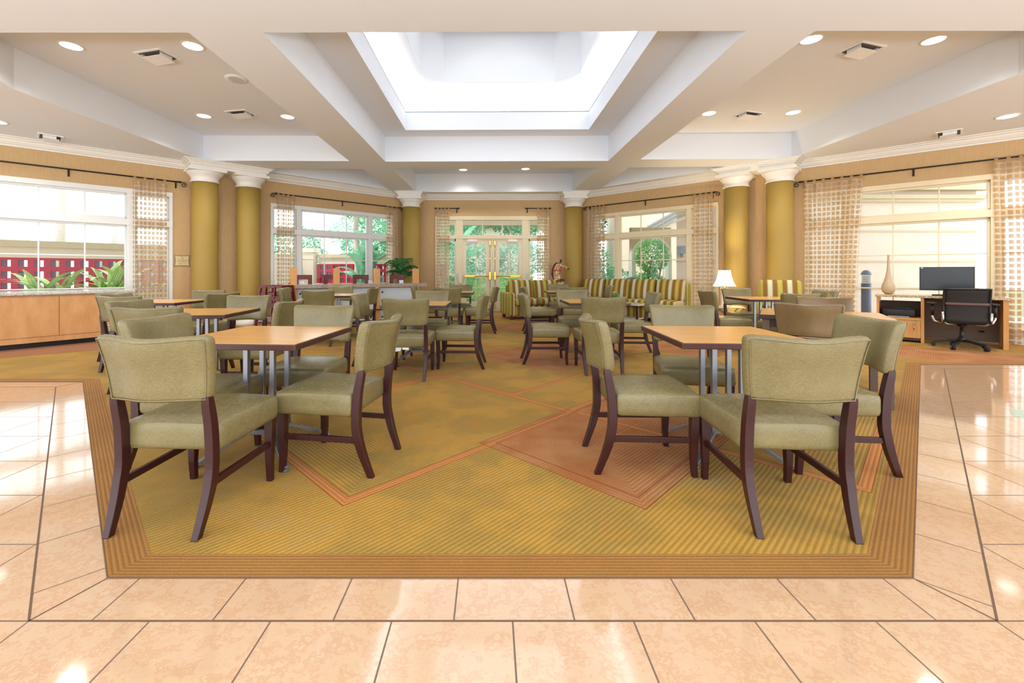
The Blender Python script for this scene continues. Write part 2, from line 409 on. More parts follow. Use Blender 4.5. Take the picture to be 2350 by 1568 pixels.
    def build(s, name, mat, parent=None, bevel=0, recalc=True, mats=None):
        if recalc: bmesh.ops.recalc_face_normals(s.b, faces=s.b.faces)
        me = bpy.data.meshes.new(name); s.b.to_mesh(me); s.b.free()
        me.materials.append(M[mat])
        if mats:
            for m_ in mats: me.materials.append(M[m_])
        o = bpy.data.objects.new(name, me); COL.objects.link(o)
        if parent: o.parent = parent
        if bevel:
            b = o.modifiers.new('bevel', 'BEVEL'); b.width = bevel; b.segments = 2; b.limit_method = 'ANGLE'; b.harden_normals = False
        return o

def tag(o, label=None, cat=None, group=None, kind=None):
    if label: o['label'] = label
    if cat: o['category'] = cat
    if group: o['group'] = group
    if kind: o['kind'] = kind
    return o
def empty(name, loc=(0, 0, 0), rz=0, label=None, cat=None, group=None):
    o = bpy.data.objects.new(name, None); COL.objects.link(o); o.location = loc; o.rotation_euler = (0, 0, rz); o.empty_display_size = .1
    return tag(o, label, cat, group)
def struct(o, label=None): o['kind'] = 'structure'; return tag(o, label) if label else o
def dup(root, loc, rz, label=None, group=None, name=None, mats=None):
    def cp(o, par):
        c_ = o.copy(); COL.objects.link(c_)
        if par: c_.parent = par
        for ch in [k_ for k_ in bpy.data.objects if k_.parent == o and k_ != c_]: cp(ch, c_)
        return c_
    r = cp(root, None); r.location = loc; r.rotation_euler = (0, 0, rz)
    if label: r['label'] = label
    if group: r['group'] = group
    return r
def kids(o): return [k_ for k_ in bpy.data.objects if k_.parent == o]

# wall frames: s along the wall from the back corner, n into the room
BACKY = 12.7
class Wall:
    def __init__(s, P, D, N): s.P = Vector(P); s.D = Vector(D).normalized(); s.N = Vector(N).normalized(); s.rz = math.atan2(s.D.y, s.D.x)
    def at(s, a, off=0, z=0): v = s.P+s.D*a+s.N*off; return (v.x, v.y, z)
    def on_ray(s, u, off): # distance s of the point at offset off, seen along direction X/Y = u
        Q = s.P+s.N*off
        return (u*Q.y-Q.x)/(s.D.x-u*s.D.y)
RW = Wall((2.3, BACKY), (.7229, -.6910), (-.6910, -.7229))
LW = Wall((-2.3, BACKY), (-.7244, -.6893), (.6893, -.7244))
BW = Wall((-2.3, BACKY), (1, 0), (0, -1))
WTOP = 3.25; C0 = 3.40; C1 = 3.91; C2 = 4.25; C3 = 4.66; C4 = 5.6

# ---------------------------------------------------------------- floor
mb = MB(); SP = .2
def inset(P, d):   # outward offset corner points of the free carpet edge
    return P
k8 = math.tan(PI/8)*SP
A = [(-13, CLD[1]), CLD, CFL, CFR, CRD, (13.5, CRD[1])]
B = [(-13, CLD[1]-SP), (CLD[0]-k8, CLD[1]-SP), (CFL[0]-k8, CFL[1]-SP), (CFR[0]+k8, CFR[1]-SP), (CRD[0]+k8, CRD[1]-SP), (13.5, CRD[1]-SP)]
T = .3985
def uvw(x_, y_): return ((x_+1.1216)/T, (y_-B[2][1])/.405)
for i in range(5):
    a0, a1, b0, b1 = A[i], A[i+1], B[i], B[i+1]
    L = Vector((a1[0]-a0[0], a1[1]-a0[1])); ln = L.length; L.normalize()
    ref = Vector(CFL)+Vector((.521, 0)) if i == 2 else Vector(a0)
    def st(pt, v): return ((Vector(pt)-ref).dot(L)/T, v)
    mb.face([mb.V(a0[0], a0[1], 0), mb.V(b0[0], b0[1], 0), mb.V(b1[0], b1[1], 0), mb.V(a1[0], a1[1], 0)], [st(a0, 1.0), st(b0, 0.0), st(b1, 0.0), st(a1, 1.0)])
FR = [(-13, -2.5), (13.5, -2.5)]
for poly in ([(-13, -2.5), B[2], B[1], B[0]], [(-13, -2.5), (13.5, -2.5), B[3], B[2]], [(13.5, -2.5), B[5], B[4], B[3]]):
    mb.face([mb.V(x_, y_, 0) for x_, y_ in poly], [uvw(x_, y_) for x_, y_ in poly])
fl = mb.build('floor', 'floor_tile'); struct(fl)
def groutline(pts, wd=.008):
    m = MB()
    for (x0, y0), (x1, y1) in zip(pts, pts[1:]): m.bar((x0, y0, 0.0003), (x1, y1, 0.0003), wd, .0012)
    return m
g = MB()
for a0, b0 in zip(A[1:5], B[1:5]): g.bar((a0[0], a0[1], .0004), (b0[0], b0[1], .0004), .006, .0012)
for a0, a1 in zip(B, B[1:]): g.bar((a0[0], a0[1], .0004), (a1[0], a1[1], .0004), .007, .0012)
struct(g.build('floor_grout', 'grout'))
mb = MB(); gx, gy = 4.38, 3.48; mb.prism([(gx-.2, gy), (gx, gy-.2), (gx+.2, gy), (gx, gy+.2)], .0002, .0012)
struct(mb.build('floor_inlay', 'green_tile'))
# carpet, cut along the tile
mb = MB()
poly = [CFL, CFR, CRD, (13.5, CRD[1]), (13.5, 6), (8.8, 6.6), RW.at(0, -.12)[:2], LW.at(0, -.12)[:2], (-8.8, 6.6), (-13, 5.6), (-13, CLD[1]), CLD]
mb.prism([p_[:2] for p_ in poly], -.02, .004)
cp_ = mb.build('floor_carpet', 'carpet_pattern'); struct(cp_)
m = MB()
for a_, b_ in ((A[0], A[1]), (A[1], A[2]), (A[2], A[3]), (A[3], A[4]), (A[4], A[5])): m.bar((a_[0], a_[1], .003), (b_[0], b_[1], .003), .004, .004)
struct(m.build('trim_1', 'grout'))

# ---------------------------------------------------------------- ceiling
def fill(name, outer, holes, z, mat='ceiling_paint'):
    b = bmesh.new(); es = []
    for lp in [outer]+holes:
        vs = [b.verts.new((x_, y_, z)) for x_, y_ in lp]
        for i in range(len(vs)): es.append(b.edges.new((vs[i], vs[(i+1) % len(vs)])))
    bmesh.ops.triangle_fill(b, use_beauty=True, use_dissolve=False, edges=es)
    return b
def ring(mb_, poly, z0, z1):
    a = [mb_.V(x_, y_, z0) for x_, y_ in poly]; c_ = [mb_.V(x_, y_, z1) for x_, y_ in poly]; n_ = len(poly)
    for i in range(n_): mb_.face([a[i], a[(i+1) % n_], c_[(i+1) % n_], c_[i]])
def addfill(mb_, outer, holes, z):
    b = fill('x', outer, holes, z); mp = {}
    for v in b.verts: mp[v] = mb_.V(*v.co)
    for f in b.faces: mb_.face([mp[v] for v in f.verts])
    b.free()
T1 = [(-2.132, 4.09), (2.39, 4.06), (2.385, 8.80), (-2.134, 8.86)]
T2 = [(-1.65, 4.50), (1.915, 4.48), (1.905, 8.41), (-1.642, 8.46)]
OC = [(-1.23, 5.3), (-.86, 4.95), (1.19, 4.95), (1.575, 5.3), (1.575, 7.68), (1.19, 8.02), (-.86, 8.04), (-1.23, 7.70)]
LC = [(-5.3, 4.09), (-2.83, 4.09), (-2.85, 8.82), (-5.78, 8.78), (-5.85, 5.35)]
RC = [(3.03, 4.06), (5.5, 4.06), (6.0, 4.95), (5.96, 8.62), (2.997, 8.69)]
BC = [(-2.127, 9.45), (2.315, 9.38), (2.29, 12.16), (-2.08, 12.22)]
TL = [(-5.27, 9.46), (-2.77, 9.50), (-2.76, 11.88)]
TR = [(2.975, 9.36), (5.29, 9.26), (2.965, 11.52)]
OUT = [(-13, -2.5), (13.5, -2.5), (13.5, 2.3)] + [RW.at(9.4, -.1)[:2], RW.at(-.1, -.1)[:2], LW.at(-.1, -.1)[:2], LW.at(9.4, -.1)[:2]] + [(-13, 2.4)]
mb = MB()
addfill(mb, OUT, [T1, LC, RC, BC, TL, TR], C0)
for q_ in (T1, LC, RC, BC, TL, TR): ring(mb, q_, C0, C1)
for q_ in (LC, RC, BC, TL, TR): mb.face([mb.V(x_, y_, C1) for x_, y_ in q_])
addfill(mb, T1, [T2], C1)
ring(mb, T2, C1, C2)
LG = [(-2.1, 4.05), (2.38, 4.03), (2.36, 8.9), (-2.1, 8.95)]
addfill(mb, LG, [T2], C2+.02)
ring(mb, LG, C2+.02, C3)
addfill(mb, LG, [OC], C3)
ring(mb, OC, C3, C4); mb.face([mb.V(x_, y_, C4) for x_, y_ in OC])
ce = mb.build('ceiling', 'ceiling_paint', recalc=False); struct(ce)
# roof slab above, keeps the sky out of the ceiling void
mb = MB(); mb.box(0, 5, 6.0, 24, 17, .1); struct(mb.build('ceiling_roof', 'ceiling_paint'))
# cove strips on the ledge of the tray
def area(name, loc, rot, sx, sy, pw, col=(1, .97, .92)):
    l = bpy.data.lights.new(name, 'AREA'); l.shape = 'RECTANGLE'; l.size = sx; l.size_y = sy; l.energy = pw; l.color = col
    o = bpy.data.objects.new(name, l); COL.objects.link(o); o.location = loc; o.rotation_euler = rot; return o
for (x_, y_, a_, b_) in ((.13, 8.68, 3.6, .08), (.13, 4.26, 3.6, .08), (-1.87, 6.45, .08, 3.9), (2.14, 6.45, .08, 3.9)):
    area('cove_strip_light', (x_, y_, C2+.06), (PI, 0, 0), a_, b_, COVE_W)
area('skylight_lamp', (.17, 6.5, C4-.05), (0, 0, 0), 2.2, 2.6, 10, (.86, .94, 1))
for x_ in (-5.0, .1, 5.2): area('fill_uplight', (x_, -1.6, .9), (PI, 0, 0), 2.4, .8, 105, (.90, .96, 1))  # added fill lights, unseen behind the camera, aimed up to brighten the ceiling

# ---------------------------------------------------------------- walls with window openings
WZ0, WZ1 = .25, 2.73
def wall_mesh(W, s0, s1, opens, name, z1=C0+.05):
    mb = MB(); th = .14
    def seg(a, b, z0, zz1):
        if b-a < 1e-4 or zz1-z0 < 1e-4: return
        P = [W.at(a, 0)[:2], W.at(b, 0)[:2], W.at(b, -th)[:2], W.at(a, -th)[:2]]; mb.prism(P, z0, zz1)
    cur = s0
    for (a, b, z0, zz1) in opens:
        seg(cur, a, 0, z1); seg(a, b, zz1, z1); seg(a, b, 0, z0); cur = b
    seg(cur, s1, 0, z1)
    return struct(mb.build(name, 'wallpaper_tan'))
W2 = (.62, 3.83); W1 = (5.67, 8.85); W3 = (.83, 4.02); W4 = (5.62, 8.84)
wall_mesh(LW, -.06, 11.0, [(W2[0], W2[1], WZ0, WZ1), (W1[0], W1[1], WZ0, WZ1)], 'wall_left')
wall_mesh(RW, -.06, 11.0, [(W3[0], W3[1], WZ0, WZ1), (W4[0], W4[1], WZ0, WZ1)], 'wall_right')
wall_mesh(BW, 0, 4.6, [(.72, 4.0, 0, 2.75)], 'wall_back')

def window(W, s0, s1, n, mat, name):   # side light | 3-light centre | side light
    root = empty(name, W.at((s0+s1)/2, 0, 0), W.rz); struct(root)
    h = (s1-s0)/2; fr = MB(); d = .10
    def bx(a, b, z0, z1, y0=-.11, y1=.02):      # local y: +n is into room
        sg = 1 if (W.N.x*math.cos(W.rz+PI/2)+W.N.y*math.sin(W.rz+PI/2)) > 0 else -1
        fr.b2(a, b, min(sg*y0, sg*y1), max(sg*y0, sg*y1), z0, z1)
    bx(-h, -h+.06, WZ0, WZ1); bx(h-.06, h, WZ0, WZ1); bx(-h, h, WZ1-.07, WZ1+.02, -.11, .03); bx(-h, h, WZ0-.02, WZ0+.06, -.11, .05)
    ca, cb_ = n; fr_w = .12
    for c_ in (ca-fr_w, cb_): bx(c_, c_+fr_w, WZ0, WZ1)
    bx(-h, h, 2.05, 2.17, -.11, .03)
    for z_ in (1.46, .855): bx(-h, h, z_-.011, z_+.011, -.075, -.045)
    for k_ in (1, 2):
        x_ = ca+(cb_-ca)*k_/3; bx(x_-.011, x_+.011, WZ0, WZ1, -.073, -.047)
    for a, b in ((-h+.06, ca-fr_w), (ca, cb_), (cb_+fr_w, h-.06)):
        for z0, z1 in ((WZ0+.06, 2.05), (2.17, WZ1-.07)):
            e_ = .035
            bx(a, a+e_, z0, z1, -.09, -.03); bx(b-e_, b, z0, z1, -.09, -.03); bx(a, b, z0, z0+e_, -.09, -.03); bx(a, b, z1-e_, z1, -.09, -.03)
    f = fr.build('window_frame', mat, root, bevel=.004)
    sg = 1 if (W.N.x*math.cos(W.rz+PI/2)+W.N.y*math.sin(W.rz+PI/2)) > 0 else -1
    for a, b in ((-h+.06, ca-fr_w), (ca, cb_), (cb_+fr_w, h-.06)):
        gm = MB(); y_ = -.06*sg; gm.face([gm.V(a, y_, WZ0+.06), gm.V(b, y_, WZ0+.06), gm.V(b, y_, WZ1-.05), gm.V(a, y_, WZ1-.05)])
        gm.build('glass_pane', 'window_glass', root)
    return root
c2 = (W2[0]+W2[1])/2; window(LW, *W2, (1.37-c2, 3.13-c2), 'white_frame', 'window_1')
c1 = (W1[0]+W1[1])/2; window(LW, *W1, (6.38-c1, 8.14-c1), 'white_frame', 'window_2')
c3 = (W3[0]+W3[1])/2; window(RW, *W3, (1.57-c3, 3.31-c3), 'cream_frame', 'window_3')
c4 = (W4[0]+W4[1])/2; window(RW, *W4, (6.35-c4, 8.10-c4), 'cream_frame', 'window_4')

# crown, baseboard, entablatures
CP = [(0, WTOP), (.03, WTOP), (.03, 3.275), (.055, 3.285), (.085, 3.32), (.10, 3.35), (.13, 3.36), (.13, 3.375), (.17, 3.385), (.17, C0), (0, C0)]
def crown(W, a, b, off, name, prof=CP):
    mb = MB(); secs = []
    for s_ in (a, b): secs.append([W.at(s_, off+o_, z_) for o_, z_ in prof])
    mb.sweep(secs); return struct(mb.build(name, 'trim_white'))
crown(LW, -.2, 11, 0, 'trim_2'); crown(RW, -.2, 11, 0, 'trim_3'); crown(BW, 0, 4.6, 0, 'trim_4')
BP = [(0, 0), (.018, 0), (.018, .10), (.006, .12), (0, .12)]
crown(LW, 0, 9.3, 0, 'baseboard_left', BP); crown(RW, 0, 9.3, 0, 'baseboard_right', BP); crown(BW, 0, .72, 0, 'baseboard_back', BP)
def entab(W, a, b, proj, name):
    mb = MB()
    for z0, z1, e_ in ((3.245, 3.30, 0), (3.30, 3.335, .03), (3.335, 3.36, .06), (3.36, 3.38, .09), (3.38, C0-.001, .12)):
        mb.prism([W.at(a-e_, 0)[:2], W.at(b+e_, 0)[:2], W.at(b+e_, proj+e_)[:2], W.at(a-e_, proj+e_)[:2]], z0, z1)
    return struct(mb.build(name, 'trim_white', bevel=.004))
colpos = []
OFFC = .235
for W, us in ((LW, ((470.5-1125)/1000, (570.5-1125)/1000)), (RW, ((1689.5-1125)/1000, (1789.5-1125)/1000))):
    ss = sorted(W.on_ray(u, OFFC) for u in us)
    for s_ in ss: colpos.append((W, s_, OFFC))
    entab(W, ss[0]-.29, ss[1]+.29, OFFC+.27, 'trim_5' if W is LW else 'trim_6')
far_cols = [((943.5-1125)/1000*12.36, 12.36), ((1317-1125)/1000*12.33, 12.33)]
def column(x_, y_, rz, label):
    root = empty('column', (x_, y_, 0), rz, label, 'column', 'gold papered round columns')
    R = .236
    m = MB(); m.lathe([(R, .0), (R, .4), (R, 1.2), (R, 2.0), (R, 2.985)], seg=48, capb=True, capt=True); m.build('shaft', 'column_paper', root)
    m = MB(); m.lathe([(R+.02, 2.98), (R+.022, 3.0), (R+.008, 3.01), (R+.008, 3.07), (R+.02, 3.09), (R+.05, 3.13), (R+.085, 3.165), (R+.09, 3.19)], seg=48)
    m.box(0, 0, 3.218, .66, .66, .054); m.build('capital', 'trim_white', root)
    m = MB(); m.lathe([(R+.05, 0.0), (R+.05, .08), (R+.02, .12), (R+.005, .14)], seg=48); m.build('column_base', 'trim_white', root)
    return root
labs = ['round gold patterned column beside the bar, right one of the left pair', 'round gold patterned column beside the far left window, left one of the left pair',
        'round gold patterned column behind the lit table lamp', 'round gold patterned column behind the striped armchair']
for (W, s_, of), lb in zip(colpos, labs):
    q_ = W.at(s_, of); column(q_[0], q_[1], W.rz, lb)
column(*far_cols[0], 0, 'single gold patterned column behind the potted palm'); column(*far_cols[1], 0, 'single gold patterned column beside the giraffe statue')
for (x_, y_), nm in zip(far_cols, ('trim_7', 'trim_8')):
    mb = MB()
    for z0, z1, e_ in ((3.245, 3.30, 0), (3.30, 3.34, .03), (3.34, 3.38, .06), (3.38, C0-.001, .1)):
        mb.box(x_, y_+.05, (z0+z1)/2, .62+2*e_, .62+2*e_, z1-z0)
    struct(mb.build(nm, 'trim_white'))

# ---------------------------------------------------------------- door
dr = empty('door_1', (0, BACKY, 0)); struct(dr)
mb = MB(); f = lambda a, b, z0, z1, y0=-.03, y1=.11: mb.b2(a, b, y0, y1, z0, z1)
f(-1.6, -1.5, 0, 2.76); f(1.62, 1.72, 0, 2.76); f(-1.6, 1.72, 2.67, 2.78, -.045, .12)
f(-1.0, -.8, 0, 2.7); f(.93, 1.12, 0, 2.7); f(-1.6, 1.72, 2.12, 2.23, -.037, .115)
f(-1.5, -1.0, 0, .24, -.025, .10); f(1.12, 1.62, 0, .24, -.025, .10)
for x_ in (-.8+1.73/3, -.8+2*1.73/3): f(x_-.012, x_+.012, 2.23, 2.67, .03, .07)
for a, b in ((-1.5, -1.0), (1.12, 1.62)):
    for z_ in (1.47, .86): f(a, b, z_-.012, z_+.012, .03, .07)
    f(a, a+.04, .24, 2.12, .01, .09); f(b-.04, b, .24, 2.12, .01, .09); f(a, b, 2.06, 2.12, .01, .09)
    f(a, a+.04, 2.23, 2.67, .01, .09); f(b-.04, b, 2.23, 2.67, .01, .09)
mb.build('door_frame', 'cream_frame', dr, bevel=.004)
for x0, x1, g0, g1, sgn in ((-.8, .062, -.70, -.13, 1), (.068, .93, .27, .84, -1)):
    m = MB(); f2 = lambda a, b, z0, z1, y0=.0, y1=.05: m.b2(a, b, y0, y1, z0, z1)
    f2(x0, g0, .01, 2.11); f2(g1, x1, .01, 2.11); f2(g0, g1, .01, .29); f2(g0, g1, 1.97, 2.11)
    f2((g0+g1)/2-.01, (g0+g1)/2+.01, .29, 1.97, .014, .036)
    for z_ in (1.546, 1.12, .705): f2(g0, g1, z_-.01, z_+.01, .012, .038)
    leaf = m.build('door_leaf', 'cream_frame', dr)
    m = MB(); m.face([m.V(g0, .025, .29), m.V(g1, .025, .29), m.V(g1, .025, 1.97), m.V(g0, .025, 1.97)]); m.build('glass_pane', 'window_glass', leaf)
    m = MB(); e0 = x0+.05 if sgn > 0 else x1-.05; e1 = x1-.07 if sgn > 0 else x0+.07
    m.tube([(e0, -.07, 1.04), (e1, -.07, 1.04)], .022, 10)
    mid = e0+(e1-e0)*.4; m.b2(min(e0, mid), max(e0, mid), -.10, -.005, 1.01, 1.075)
    m.b2(e1-.03, e1+.03, -.09, 0, .93, 1.17); m.build('push_bar', 'brass', leaf, bevel=.006)
    m = MB(); m.tube([(e1, -.02, 1.15), (e1, -.02, 1.96)], .0055, 8); m.tube([(e1, -.02, .95), (e1, -.02, .16)], .0055, 8)
    m.box(e1, -.025, 2.0, .04, .05, .12); m.box(e1, -.02, 1.55, .03, .03, .03); m.box(e1, -.02, .6, .03, .03, .03); m.box(e1, -.025, .14, .04, .05, .1); m.build('latch_rod', 'brass', leaf)
    m = MB(); xc = x0+.28 if sgn > 0 else x1-.28; m.b2(xc-.15, xc+.15, -.07, -.0, 2.03, 2.08); m.b2(xc-.12, xc+.12, -.04, 0, 2.08, 2.11); m.build('door_closer', 'vent_white', leaf, bevel=.006)
for a, b, z0, z1 in ((-1.5, -1.0, .24, 2.12), (1.12, 1.62, .24, 2.12), (-1.5, -1.0, 2.23, 2.67), (1.12, 1.62, 2.23, 2.67), (-.8, .93, 2.23, 2.67)):
    m = MB(); m.face([m.V(a, .05, z0), m.V(b, .05, z0), m.V(b, .05, z1), m.V(a, .05, z1)]); m.build('glass_pane', 'window_glass', dr)
m = MB(); m.tube([(-.95, -.05, 1.0)]+[(-.95+.09*(1-math.cos(k_*PI/8))+0, -.06, 1.0-.21*math.sin(k_*PI/8)) for k_ in range(1, 8)]+[(-.77, -.05, 1.0)], .006, 6)
m.box(-.95, -.045, 1.05, .035, .03, .12); m.box(-.77, -.05, 1.0, .03, .04, .1); m.build('alarm_cord', 'brushed_steel', dr)
m = MB(); m.box(1.07, -.045, 1.05, .035, .03, .12); m.build('alarm_switch', 'brushed_steel', dr)
m = MB(); m.b2(-.8, .93, -.06, .12, 0, .015); struct(m.build('door_threshold', 'brass', dr))

# ---------------------------------------------------------------- rods and curtains
def scroll(m, c, side, ax, r=.055):    # spiral finial in the wall plane: c start, ax = unit dir along wall
    pts = []
    for k_ in range(26):
        tt = k_/25; a_ = PI/2-side*tt*0-tt*2.6*PI; rr = r*(1-.72*tt)
        pts.append((c[0]+ax[0]*side*(.07+rr*math.cos(a_)), c[1]+ax[1]*side*(.07+rr*math.cos(a_)), c[2]-r+rr*math.sin(a_)))
    m.tube([c]+pts, .0085, 6)
def rod(W, a, b, z, label, scrolls=(1, 1), brk=()):
    root = empty('curtain_rod', W.at((a+b)/2, .09, z), 0, label, 'curtain rod', 'iron curtain rods')
    o0 = Vector(W.at((a+b)/2, .09, z)); L = lambda s_, off=.09, zz=z: tuple(Vector(W.at(s_, off, zz))-o0)
    m = MB(); m.tube([L(a), L(b)], .013, 10); m.build('pole', 'rod_iron', root)
    for s_, sd, ok in ((a, -1, scrolls[0]), (b, 1, scrolls[1])):
        m = MB()
        if ok: scroll(m, L(s_), sd, (W.D.x, W.D.y), .05)
        m.tube([L(s_-sd*.02), L(s_+sd*.03)], .02, 10); m.build('finial', 'rod_iron', root)
    for s_ in brk:
        m = MB(); m.bar(L(s_, .0), L(s_, .10), .02, .02); m.bar(L(s_, .012, z+.02), L(s_, .012, z-.12), .025, .012); m.build('bracket', 'rod_iron', root)
    return root
rod(LW, .45, 3.73, 2.97, 'black iron rod with scroll ends above the window behind the bar', (1, 1), (.5, 2.1, 3.68))
rod(LW, 5.57, 9.0, 2.97, 'black iron rod with scroll end above the far left window', (1, 0), (5.62, 7.18))
rod(RW, .66, 3.95, 2.97, 'black iron rod with scroll ends above the long striped sofa', (1, 1), (.7, 2.3, 3.9))
rod(RW, 5.57, 9.0, 2.97, 'black iron rod with scroll end above the computer desk window', (1, 0), (5.62, 7.2))
rod(BW, .72, 1.38, 3.0, 'short black curtain rod left of the garden doors', (0, 0), (.76, 1.33))
rod(BW, 3.34, 4.02, 3.0, 'short black curtain rod right of the garden doors', (0, 0), (3.38, 3.97))
def curtain(W, a, b, z, label, folds=5, amp=.035, full=1.6, bot=(0, 0), hour=0):
    root = empty('curtain', W.at((a+b)/2, .09, 0), W.rz, label, 'curtain', 'sheer curtains with woven squares')
    sg = 1 if (W.N.x*math.cos(W.rz+PI/2)+W.N.y*math.sin(W.rz+PI/2)) > 0 else -1
    h = (b-a)/2; wd = (b-a)*full; n_ = folds*10; nz = 26; m = MB(); G = []
    random.seed(int(a*100)); ph = [random.uniform(-.5, .5) for _ in range(folds+2)]
    ztop = z-.07
    for j in range(nz+1):
        tz = j/nz; zz = .02+(ztop-.02)*tz; row = []
        for i in range(n_+1):
            ti = i/n_; wv = math.sin(ti*folds*2*PI+.6*math.sin(tz*3+ph[int(ti*folds)]))
            amp2 = amp*(1+.5*math.sin(ti*7+tz*2))*(.5+.5*min(1, (1-tz)*6))
            lo = bot[0]+(0-bot[0])*tz; hi = bot[1]+(0-bot[1])*tz
            xx = (-h+lo)+(2*h+hi-lo)*ti; xx *= 1-hour*math.sin(PI*min(1, tz*1.15))
            row.append((m.V(xx, sg*amp2*wv, zz), (wd*ti, zz)))
        G.append(row)
    for j in range(nz):
        for i in range(n_):
            q4 = [G[j][i], G[j][i+1], G[j+1][i+1], G[j+1][i]]; m.face([k_[0] for k_ in q4], [k_[1] for k_ in q4], True)
    m.build('panel', 'sheer_squares', root, recalc=False)
    nt = max(3, int(round((b-a)/.15))+1)
    for k_ in range(nt):
        xx = -h+.03+(2*h-.06)*k_/(nt-1); m = MB(); wv = .022
        pts = [(-.02, -.085), (-.02, .0), (0, .018), (.02, 0), (.02, -.085)]
        for (y0, z0), (y1, z1) in zip(pts, pts[1:]):
            m.face([m.V(xx-wv, y0, z+z0), m.V(xx+wv, y0, z+z0), m.V(xx+wv, y1, z+z1), m.V(xx-wv, y1, z+z1)], [(.01, .01)]*4, True)
        m.build('hanging_tab', 'sheer_squares', root, recalc=False)
    return root
curtain(LW, .52, .88, 2.97, 'sheer squared curtain at the window behind the palm', 4, .03, 1.7)
curtain(LW, 3.33, 3.72, 2.97, 'sheer squared curtain left of the window behind the bar', 4, .03, 1.7)
curtain(LW, 5.78, 6.30, 2.97, 'sheer squared curtain beside the far left window', 4, .035, 1.5)
curtain(RW, .66, 1.20, 2.97, 'sheer squared curtain at the left end of the long sofa', 5, .03, 1.6)
curtain(RW, 3.50, 3.93, 2.97, 'golden sheer squared curtain behind the lamp at the sofa end', 4, .03, 1.8)
curtain(RW, 5.62, 6.53, 2.98, 'wide sheer squared curtain between gold column and vase', 5, .035, 1.25, (0, -.1), .06)
curtain(RW, 8.12, 8.95, 2.98, 'wide sheer squared curtain at the right end of the desk', 5, .04, 1.3, (.0, .1), .05)
curtain(BW, .75, 1.13, 3.0, 'narrow sheer squared curtain left of the garden doors', 3, .025, 1.5)
curtain(BW, 3.66, 3.99, 3.0, 'narrow sheer squared curtain right of the garden doors', 3, .025, 1.5)

# ---------------------------------------------------------------- ceiling fittings
def downlight(x_, y_, z_, label, pw=LAMP_W):
    root = empty('ceiling_light', (x_, y_, z_), 0, label, 'ceiling light', 'recessed ceiling lights')
    m = MB(); n_ = 32; A_ = []
    for r_, zz in ((.128, 0), (.128, -.006), (.108, -.008), (.106, 0)):
        A_.append([m.V(r_*math.cos(2*PI*k_/n_), r_*math.sin(2*PI*k_/n_), zz) for k_ in range(n_)])
    for i in range(3):
        for k_ in range(n_): m.face([A_[i][k_], A_[i][(k_+1) % n_], A_[i+1][(k_+1) % n_], A_[i+1][k_]], None, True)
    m.build('trim_ring', 'trim_white', root)
    m = MB(); m.lathe([(.107, -.004), (.107, -.001)], seg=32); m.build('lens', 'lamp_lens', root)
    l = bpy.data.lights.new('downlight_lamp', 'SPOT'); l.energy = pw; l.spot_size = 2.3; l.spot_blend = .9; l.color = (1, .95, .89); l.shadow_soft_size = .1
    o = bpy.data.objects.new('downlight_lamp', l); COL.objects.link(o); o.location = (x_, y_, z_-.03)
    return root
def cz(u, v, z): Y_ = (z-CAMH)/(625-v)*1000; return ((u-1125)/1000*Y_, Y_)
for u, v, z_, lb in ((163, 105, C1, 'round recessed light nearest the left edge in the left ceiling bay'), (442, 105, C1, 'round recessed light beside the large white vent and speaker, left bay'),
        (468, 266, C1, 'small round recessed light left of the small vent, far end of left bay'), (660, 268, C1, 'small round recessed light right of the small vent, far end of left bay'),
        (1862, 90, C1, 'round recessed light left of the large vent in the right bay'), (2143, 92, C1, 'round recessed light right of the large vent in the right bay'),
        (1627, 260, C1, 'small round recessed light left of the small vent, far end of right bay'), (1820, 258, C1, 'small round recessed light right of the small vent, far end of right bay'),
        (1063, 389.5, C1, 'left small recessed light in the bay before the garden doors'), (1206, 387.5, C1, 'right small recessed light in the bay before the garden doors'),
        (-8, 279, C0, 'recessed light cut by the left picture edge above the buffet'), (2312, 267, C0, 'recessed light above the desk window near the right edge')):
    x_, y_ = cz(u, v, z_); downlight(x_, y_, z_, lb, 34 if 'before the garden' in lb else (48 if v < 110 else LAMP_W))
def vent(x_, y_, z_, rz, label, sx=.42):
    root = empty('ceiling_vent', (x_, y_, z_), rz, label, 'ceiling vent', 'white ceiling air vents')
    m = MB(); m.b2(-sx/2, sx/2, -.15, -.125, -.012, 0); m.b2(-sx/2, sx/2, .125, .15, -.012, 0); m.b2(-sx/2, -sx/2+.03, -.125, .125, -.012, 0); m.b2(sx/2-.03, sx/2, -.125, .125, -.012, 0); m.build('frame', 'vent_white', root)
    m = MB(); m.b2(-sx/2+.03, sx/2-.03, -.125, .125, -.004, -.001); m.build('duct_opening', 'vent_dark', root)
    m = MB(); m.box(0, .01, -.05, sx-.11, .19, .006, 0, -.1); m.b2(-sx/2+.06, -sx/2+.065, -.09, .07, -.05, -.004); m.b2(sx/2-.065, sx/2-.06, -.09, .07, -.05, -.004); m.build('deflector_plate', 'vent_white', root)
for u, v, z_, rz, lb in ((362, 128, C1, -.25, 'large white ceiling vent between two lights on the left'), (553, 260, C1, -.2, 'small white ceiling vent at the far end of the left bay'),
        (115, 315, C0, -.75, 'white ceiling vent above the far left window'), (1977, 113, C1, .3, 'large white ceiling vent between two lights on the right'),
        (1718, 263, C1, .3, 'small white ceiling vent at the far end of the right bay'), (2178, 306, C0, .75, 'white ceiling vent above the desk window')):
    x_, y_ = cz(u, v, z_); vent(x_, y_, z_, rz, lb)
x_, y_ = cz(542, 181, C1); sp_ = empty('ceiling_speaker', (x_, y_, C1), 0, 'round white ceiling speaker with grey grille, left bay', 'speaker')
m = MB(); m.lathe([(.145, 0), (.145, -.01), (.10, -.014)], seg=32, capb=False, capt=False); m.build('speaker_rim', 'vent_white', sp_)
m = MB(); m.lathe([(.10, -.013), (.10, -.002)], seg=32); m.build('grille', 'grey_paper', sp_)

